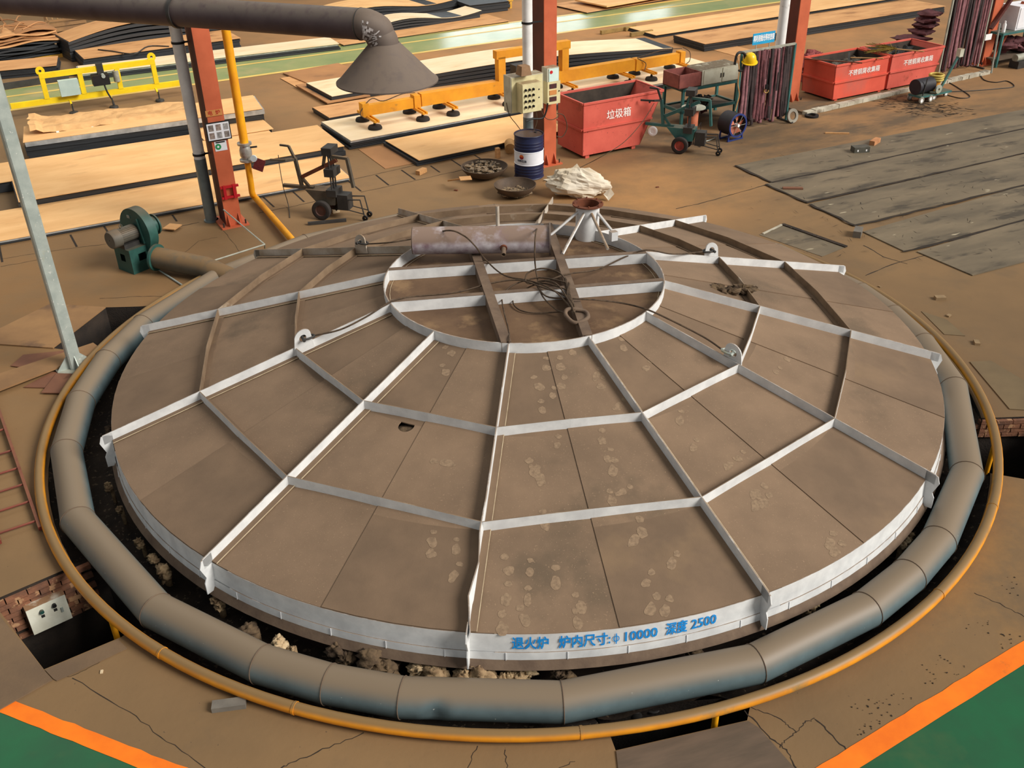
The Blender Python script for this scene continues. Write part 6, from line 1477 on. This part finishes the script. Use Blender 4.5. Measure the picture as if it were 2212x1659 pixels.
# belt racks
mat('belt_dark', (60, 46, 46), (44, 35, 36), 8, 0.8); mat('belt_purple', (142, 96, 100), (112, 72, 78), 8, 0.8)
def rack(name, lab, foot, length, height, n, rowlab, group, seed, dep=0.25, drop=0.05, px_top=None):
    r = thing(name, lab, 'rack', foot, G)
    for x in (0, length):
        b = MB(); b.box((x, 0, height/2), (0.045, 0.045, height)); b.build('post', 'trolley_teal' if seed == 1 else 'galv_dull', r)
        b = MB(); b.box((x, 0.02, 0.02), (0.05, 0.5, 0.04)); b.build('foot_bar', 'dark_steel', r)
    b = MB(); b.bar((0, 0, height), (length, 0, height), 0.045, 0.045); b.build('top_bar', 'galv_dull', r)
    for k in range(n):
        rr = random.Random(seed*50+k); x = 0.08+(length-0.16)*(k+0.5)/n+rr.uniform(-.02, .02)
        Ld = height-0.12-rr.uniform(0.0, 0.14); top = height-0.03-rr.uniform(0, 0.05)
        m = rr.choice(['belt_maroon', 'belt_purple', 'belt_maroon', 'belt_dark'])
        b = MB(); gp_ = rr.uniform(0.03, 0.06); bw_ = rr.uniform(0.06, 0.10); pts = []
        nn = 14; sway = rr.uniform(-0.05, 0.05); lean = rr.uniform(-0.02, 0.02)
        for i in range(nn+1):
            t = i/nn; pts.append((x+sway*t+0.014*math.sin(5*t+k), -gp_*(0.5+0.9*t)+0.01*math.sin(7*t+k), top-(Ld-0.05)*t))
        for i in range(1, 6): pts.append((x+sway+0.014*math.sin(5+k), -gp_*1.4*math.cos(i*math.pi/6), top-Ld+0.05-0.05*math.sin(i*math.pi/6)))
        for i in range(nn+1):
            t = 1-i/nn; pts.append((x+sway*t+0.014*math.sin(5*t+k)+lean*t, gp_*(0.5+0.9*t), top-(Ld-0.05)*t))
        for i in range(1, 5): pts.append((x, gp_*0.5*math.cos(i*math.pi/5), top+0.03*math.sin(i*math.pi/5)))
        N_ = len(pts); P = [Vector(p)-Vector((bw_/2, 0, 0)) for p in pts]+[Vector(p)+Vector((bw_/2, 0, 0)) for p in pts]
        b.add(P, [(i, (i+1) % N_, N_+(i+1) % N_, N_+i) for i in range(N_)])
        o = b.build('polishing_belt', m, None, 60); o.location = foot; o.rotation_euler = (0, 0, G)
        sm = o.modifiers.new('thickness', 'SOLIDIFY'); sm.thickness = 0.012
        tag(o, rowlab % ({'belt_maroon': 'maroon', 'belt_purple': 'dusty purple', 'belt_dark': 'blackish'}[m], ORD[k]), 'belt', group)
    return r
f1_ = at(1697, 262); len1 = 1.62
rk1 = rack('belt_rack', 'steel rack with blue sign holding hanging polishing belts', f1_-U*len1, len1, 1.84, 18, '%s polishing belt loop, %s from left on the rack with blue sign', 'belts hanging on the blue sign rack', 1)
P0 = rk1.location; c = atv(1650, 82, P0, -V); sg = thing('blue_sign', 'light blue sign with white characters above the belt rack', 'sign', c, G)
b = MB(); b.box((0, 0, 0), (0.66, 0.012, 0.25)); b.build('plate', mat('sign_blue', (36, 164, 212), (30, 152, 204), 4, 0.5), sg)
letters('lettering', '再利用抛光带存放架', 0.085, 'white_clip', sg, (0, -0.0075, 0), (1, 0, 0), (0, 0, 1), 0.003, 0.82).scale = (1, 1, 1.8)
for x in (-0.2, 0.2):
    b = MB(); b.bar((x, 0.012, -0.1), (x, 0.012, -0.42), 0.02, 0.02); b.build('bracket', 'galv_dull', sg)
hc = atv(1620, 124, P0-V*0.12, -V); hl_ = thing('hard_hat', 'yellow safety helmet hung on the belt rack', 'helmet', hc)
b = MB(); b.lathe([(0.155, 0), (0.15, 0.06), (0.13, 0.13), (0.09, 0.18), (0.03, 0.205), (0.001, 0.208)], 24, Matrix.Translation((0, 0, -0.09)) @ Matrix.Rotation(0.25, 4, 'X')); b.build('shell', mat('hat_yellow', (246, 206, 24), (238, 190, 18), 3, 0.35), hl_, 50)
b = MB(); b.lathe([(0.15, 0), (0.185, -0.012), (0.185, 0.0), (0.15, 0.012)], 24, Matrix.Translation((0, -0.01, -0.09)) @ Matrix.Rotation(0.25, 4, 'X')); b.build('brim', 'hat_yellow', hl_, 50)
hk = atv(1655, 196, P0-V*0.12, -V); hoo = thing('crane_hook', 'small brass hook on a dark chain in front of the belts', 'hook', hk)
b = MB(); b.tube([(0.05*math.cos(a), 0, 0.05*math.sin(a)) for a in [2.0+i*0.5 for i in range(10)]], 0.016, 8); b.build('hook', mat('brass', (186, 150, 88), (160, 124, 70), 6, 0.4), hoo, 60)
b = MB(); b.tube([(0, 0, 0.05), (0.0, 0, 0.75)], 0.014, 6); b.build('chain', 'black', hoo)
b = MB(); b.box((0, 0, 0.09), (0.07, 0.05, 0.1)); b.build('block', 'black', hoo)
for lab, pts, m, r in (('tan rope hanging at the left end of the belt rack', [(1592, 120), (1597, 150), (1594, 180), (1597, 205), (1592, 225), (1588, 240)], 'wood', 0.014), ('black cable bundle hung on the left rack post', [(1587, 140), (1592, 118), (1602, 113), (1610, 122), (1604, 150), (1596, 152)], 'black', 0.03)):
    b = MB(); b.tube(spline([atv(x, y, P0-V*0.1, -V) for x, y in pts], 5), r, 6); tag(b.build('rope', m, None), lab, 'rope')
wp = at(1707, 252, 0.0); b = MB(); b.lathe([(0.10, -0.02), (0.17, -0.02), (0.17, 0.02), (0.10, 0.02), (0.10, -0.02)], 24, Matrix.Translation(at(1712, 250, 0.17)) @ Matrix.Rotation(G, 4, 'Z') @ Matrix.Rotation(math.radians(75), 4, 'X')); tag(b.build('spare_wheel', mat('pale_rubber', (150, 144, 130), (128, 122, 110), 5, 0.7), None, 40), 'pale spoked ring leaning at the right rack foot', 'wheel')
b = MB(); b.lathe([(0.10, 0.0), (0.17, 0.0), (0.17, 0.05), (0.10, 0.05), (0.10, 0.0)], 20, Matrix.Translation(at(1753, 252, 0.0))); tag(b.build('black_ring', 'black', None, 40), 'flat black ring lying at the near end of the kerb', 'ring')
f2_ = at(2026, 163); rk2 = rack('belt_rack', 'tall rack of dark polishing belts left of the far right column', f2_, 1.62, 2.25, 16, '%s polishing belt loop, %s from left on the far right rack', 'belts hanging on the far right rack', 2)
for k in range(8):
    b = MB(); b.cyl((0.1+k*0.2, 0, 2.1), (0.12+k*0.2, 0.0, 2.75), 0.02, 6); b.build('pin', 'galv_dull', rk2)
# stack of folded maroon belts behind the second rack
for k in range(9):
    rr = random.Random(k+400); b = MB(); c = at(2016, 150, 0)+V*0.9+U*rr.uniform(-.12, .12)+Z*(0.09+k*0.155 if k < 5 else 0.09+k*0.155)
    if k >= 5: c += U*0.4
    blob(b, c, (0.5 if k < 5 else 0.33, 0.3, 0.10), k, 0.35, 10, 2.2)
    tag(b.build('folded_belt', 'belt_maroon', None, 60), 'folded maroon belt, %s from the bottom behind the far right rack' % ORD[k], 'belt', 'folded belts behind the far right rack')
# ================================================================ FAR RIGHT CORNER
mat('brace_orange', (176, 84, 50), (150, 70, 44), 4, 0.6)
for lab, a_, c_, zA, zB in (('orange diagonal brace nearest the far right column', (2143, 128), (2212, 4), 0.25, 2.2), ('dark red diagonal brace behind the far right column', (2140, 62), (2190, -10), 1.3, 2.8)):
    P0 = at(2140, 140); b = MB(); b.bar(atv(*a_, P0, -V), atv(*c_, P0, -V), 0.10, 0.08); tag(fix(b.build('diagonal_brace', 'brace_orange' if 'orange' in lab else 'maroon_steel', None)), lab, 'brace')
tb = at(2150, 146); tbn = thing('work_bench', 'teal bench at the right edge carrying a white box', 'bench', tb, G)
for x in (0.0, 2.0):
    for y in (0.0, 0.7):
        b = MB(); b.box((x, y, 0.45), (0.06, 0.06, 0.9)); b.build('leg', 'trolley_teal', tbn)
b = MB(); b.box((1.0, 0.35, 0.92), (2.1, 0.8, 0.06)); b.build('bench_top', 'trolley_teal', tbn)
b = MB(); b.box((1.0, 0.35, 0.2), (2.0, 0.7, 0.04)); b.build('shelf', 'plate_dark', tbn)
wbx = thing('white_box', 'white steel box on the teal bench at the right edge', 'box', tb+R_G @ Vector((0.55, 0.05, 0.95)), G)
b = MB(); b.box((0.45, 0.3, 0.32), (0.9, 0.6, 0.64)); b.build('case', 'paper_white', wbx); b = MB(); b.box((0.45, -0.008, 0.32), (0.8, 0.016, 0.56)); b.build('door', 'paper_white', wbx)
btl = thing('white_bottle', 'small white bottle at the left end of the right bench', 'bottle', tb+R_G @ Vector((0.12, 0.1, 0.95)), 0)
b = MB(); b.lathe([(0.001, 0), (0.05, 0), (0.05, 0.2), (0.025, 0.25), (0.025, 0.3), (0.001, 0.3)], 14); b.build('body', 'white_clip', btl, 40)
b = MB()
for k in range(10):
    rr = random.Random(k+600); blob(b, tb+R_G @ Vector((rr.uniform(.5, 1.8), 0.35+rr.uniform(-.2, .2), 0.45+rr.uniform(-.1, .15))), (rr.uniform(.2, .35), .2, rr.uniform(.1, .2)), k, 0.7, 7, 2)
tag(b.build('belt_heap', 'belt_maroon', None, 60), 'heap of maroon belts under the right edge bench', 'belt', kind='stuff')
b = MB(); q = at(2141, 158); b.cyl(q, q+Z*1.35-U*0.12, 0.025, 8); tag(b.build('steel_pole', 'galv', None), 'shiny steel pole leaning before the far right column', 'pole')
b = MB(); P0 = at(2128, 140)-V*0.3; b.box(atv(2135, 80, P0, -V), (0.26, 0.02, 0.16), G); tag(b.build('white_notice', 'white_clip', None), 'small white notice on the far right column', 'notice')
mch = thing('bench_grinder', 'small dusty machine on the floor at the right edge', 'machine', at(2200, 145), G)
b = MB(); b.box((0, 0, 0.1), (0.5, 0.3, 0.2)); b.build('base', 'dark_steel', mch); b = MB(); b.cyl((-0.25, 0, 0.28), (0.25, 0, 0.28), 0.1, 14); b.build('motor', 'galv_dull', mch, 40)
# teal edge grinder cart
gcx = at(2005, 219); gca = thing('grinder_cart', 'small teal polishing cart with black motor before the red bins', 'cart', gcx, G)
for x, y in ((-0.33, -0.05), (0.0, -0.05), (0.2, 0.02), (0.75, 0.1), (-0.3, 0.35), (0.2, 0.4)):
    wheel(gca, (x, y, 0.085), 0.085, 0.05, 'white_clip', 'pale_rubber')
b = MB(); b.box((0.2, 0.15, 0.16), (1.15, 0.4, 0.05)); b.build('deck', 'trolley_teal', gca)
b = MB(); b.lathe([(0.001, -0.28), (0.19, -0.28), (0.19, 0.28), (0.001, 0.28)], 22, Matrix.Translation((-0.1, 0.18, 0.38)) @ Matrix.Rotation(math.pi/2, 4, 'Y')); mo = b.build('motor', 'fan_dark', gca, 40)
b = MB(); b.lathe([(0.03, 0), (0.11, 0), (0.11, 0.04), (0.03, 0.04), (0.03, 0)], 18, Matrix.Translation((0.2, -0.06, 0.30)) @ Matrix.Rotation(math.pi/2, 4, 'X')); b.build('pulley', 'galv', mo, 40)
b = MB(); b.cyl((0.38, 0.2, 0.2), (0.38, 0.2, 0.42), 0.13, 16); ye = b.build('yellow_housing', 'yellow_pipe', gca, 40)
for k in range(3):
    b = MB(); b.tube([(0.38+0.17*math.cos(i*math.pi/8), 0.2+0.17*math.sin(i*math.pi/8), 0.47+k*0.055) for i in range(16)], 0.028, 8, True); b.build('hose_turn', mat('hose_yellow', (206, 186, 96), (180, 150, 70), 9, 0.6), ye, 60)
b = MB(); b.bar((0.55, 0.15, 0.2), (0.95, 0.1, 1.02), 0.05, 0.05); hd_ = b.build('handle', 'trolley_teal', gca)
b = MB(); b.box((0.98, 0.1, 1.08), (0.14, 0.12, 0.2)); b.build('switch_box', 'box_grey', hd_)
b = MB(); b.bar((-0.3, -0.02, 0.1), (-0.22, -0.02, 0.62), 0.02, 0.02); b.build('wire_guard', 'dark_steel', gca)
for lab, pts in (('black cable looping on the floor right of the teal cart', [(2045, 205), (2075, 212), (2095, 208), (2070, 190), (2050, 178)]), ('black cable snaking towards the right edge', [(2055, 198), (2100, 196), (2150, 192), (2190, 187), (2175, 175), (2150, 178), (2125, 172), (2115, 155)])):
    b = MB(); b.tube(spline([at(x, y, 0.012) for x, y in pts], 6), 0.012, 5); tag(b.build('cable', 'black', None), lab, 'cable')
# ================================================================ RIGHT FLOOR: dark steel plates, cover, debris
mat('plate_dark_r', (124, 110, 88), (96, 86, 70), 0.8, 0.65, stain=(74, 66, 54), stain_scale=1.3, stain_cut=0.54, spots=(170, 158, 132), spot_scale=3.0, spot_cut=0.70, stretch=(math.radians(24), (0.6, 2.0, 1)))
for lab, nl, fl2, rr_, rf in (('rearmost dark steel floor plate at right', (1666, 393), (1588, 357), (2212, 277), (2212, 236)), ('second dark steel floor plate from the back at right', (1742, 435), (1654, 397), (2212, 330), (2212, 279)), ('middle dark steel floor plate at right', (1845, 485), (1749, 440), (2212, 398), (2212, 332.5)), ('fourth dark steel floor plate from the back at right', (1953, 542), (1864, 500), (2212, 473), (2212, 400.5)), ('nearest dark steel floor plate at right', (2101, 594), (1981, 543), (2212, 565), (2212, 476))):
    p = at(*nl, 0.02); f_ = at(*fl2, 0.02); q = at(*rr_, 0.02); qf = at(*rf, 0.02)
    b = MB(); b.slab([p, q+(q-p).normalized()*2.5, qf+(qf-f_).normalized()*2.5, f_], 0.018); tag(fix(b.build('floor_plate', 'plate_dark_r', None)), lab, 'steel plate', 'dark floor plates at right')
for pts in ([(1666, 394), (1800, 366), (2000, 322), (2230, 274)], [(1742, 437), (1880, 407), (2050, 368), (2230, 327)], [(1845, 487), (1980, 456), (2100, 427), (2230, 395)], [(1953, 543.5), (2060, 517), (2230, 469)], [(1588, 357), (1666, 393)], [(1654, 397), (1742, 436)], [(1749, 441), (1845, 486)]):
    crack(pts, 0.035, 0.0225, 0.02)
plate_px('cover_plate', 'grey recessed cover plate just beyond the lid\'s right rear edge', [(1640, 507), (1690, 486), (1826, 534), (1776, 554)], 0.006, 0.005, 'plate_dark_r')
for a_, c_, m, lab, w in (((1690, 484), (1828, 533), 'dirt', 'dark dirty rim strip along the recessed cover plate', 0.08), ((1648, 505), (1690, 485), 'kerb', 'pale edging strip left of the recessed cover plate', 0.04)):
    b = MB(); b.bar(at(*a_, 0.012), at(*c_, 0.012), w, 0.02); tag(fix(b.build('edge_strip', m, None)), lab, 'edging')
plate_px('cover_plate', 'grey steel cover plate outside the yellow ring at right', [(2095, 781), (2141, 779), (2260, 850), (2260, 888), (2181, 883)], 0.012, 0.01, mat('plate_olive', (116, 98, 70), (100, 84, 60), 1.2, 0.75))
plate_px('cover_plate', 'thin plate further back outside the yellow ring at right', [(1990, 672), (2045, 690), (2085, 725), (2040, 722)], 0.008, 0.006, 'plate_olive')
def boxat(name, lab, px, py, dims, rz, m, cat):
    b = MB(); b.box((0, 0, dims[2]/2), dims); o = b.build(name, m, None); o.location = at(px, py); o.rotation_euler = (0, 0, rz); return tag(o, lab, cat)
sb = boxat('steel_block', 'dark grey steel block with white spots on the rear floor plate', 1857, 329, (0.36, 0.2, 0.14), math.radians(8), mat('block_dark', (86, 84, 74), (70, 68, 60), 6, 0.6), 'steel block')
for x in (-0.1, 0.1):
    b = MB(); b.box((x, -0.102, 0.07), (0.03, 0.004, 0.04)); b.build('spot', 'white_clip', sb)
boxat('wood_block', 'reddish wood block behind the grey steel block at right', 1889, 312, (0.34, 0.12, 0.12), G+0.35, mat('wood_red', (190, 134, 90), (166, 112, 74), 6, 0.75), 'wood block')
boxat('wood_sliver', 'thin split wood sliver on the right floor', 1808, 289, (0.55, 0.05, 0.03), math.radians(-8), 'wood', 'wood')
boxat('wood_plank', 'brown plank on the left end of the floor plates', 1712, 410, (0.40, 0.09, 0.05), math.radians(-6), 'plate_rusty', 'wood')
boxat('stone_block', 'grey stone block between the middle floor plates at right', 1852, 508, (0.14, 0.28, 0.12), math.radians(-25), 'grey_block', 'block')
for k, (px, py, s_) in enumerate(((2030, 646, 0.16), (2049, 683, 0.08), (2109, 742, 0.12), (1900, 620, 0.05), (985, 412, 0.07), (1420, 405, 0.06), (110, 640, 0.03), (220, 1452, 0.04), (1477, 1598, 0.02))):
    boxat('rubble_piece', ['pale flat rubble piece right of the yellow ring', 'tiny rubble bit below the flat rubble piece', 'pale rubble chip near the right cover plate', 'small stone beside the ring duct at right', 'small stub left of the wide scrap bowl', 'small dark scrap on the floor behind the lid', 'white chip behind the square post', 'white chip before the left pit', 'white chip on the bottom cover plate'][k], px, py, (s_, s_*0.6, s_*0.3), k*0.7, ('pale_stone' if k > 5 else mat('dull_stone', (146, 122, 90), (124, 104, 76), 8, 0.8)) if k not in (4, 5) else 'rust', 'rubble')
# black swarf litter on the floor near the teal cart
b = MB(); rnd = random.Random(77)
for k in range(420):
    px = rnd.gauss(1985, 48); py = 228+rnd.gauss(0, 10)+(px-1985)*0.12
    p = at(px, py, 0.006); a = rnd.gauss(-0.25, 0.5); l_ = rnd.uniform(0.05, 0.28); d = Vector((math.cos(a), math.sin(a), 0)); n_ = Vector((-d.y, d.x, 0))*rnd.uniform(0.004, 0.014)
    b.add([p-d*l_/2, p+n_, p+d*l_/2+Z*rnd.uniform(0, 0.02), p-n_], [(0, 1, 2, 3)])
for k in range(200):
    px = rnd.uniform(1600, 2212); py = rnd.uniform(300, 560); p = at(px, py, 0.023)
    a = rnd.uniform(0, 3.1); l_ = rnd.uniform(0.03, 0.22); d = Vector((math.cos(a), math.sin(a), 0)); n_ = Vector((-d.y, d.x, 0))*rnd.uniform(0.002, 0.007)
    b.add([p-d*l_/2, p+n_, p+d*l_/2, p-n_], [(0, 1, 2, 3)])
tag(b.build('swarf_litter', 'crack', None), 'dark swarf litter strewn on the floor at right', 'swarf', kind='stuff')
# black grit scattered on the bare concrete at the lower right
b = MB()
for k in range(700):
    px = rnd.uniform(1840, 2212); py = rnd.uniform(1240, 1600)
    if noise.noise(Vector((px*0.012, py*0.014, 0))) < 0.05: continue
    p = at(px, py, 0.004); r = math.hypot(p.x, p.y)
    if r < 6.45 or (p-AR0).dot(nR_) > -0.03: continue
    s_ = rnd.uniform(0.003, 0.012); b.box(p, (s_, s_*rnd.uniform(.6, 1.6), 0.004), rnd.uniform(0, 3))
tag(b.build('floor_grit', 'crack', None), 'black grit scattered on the concrete at lower right', 'grit', kind='stuff')
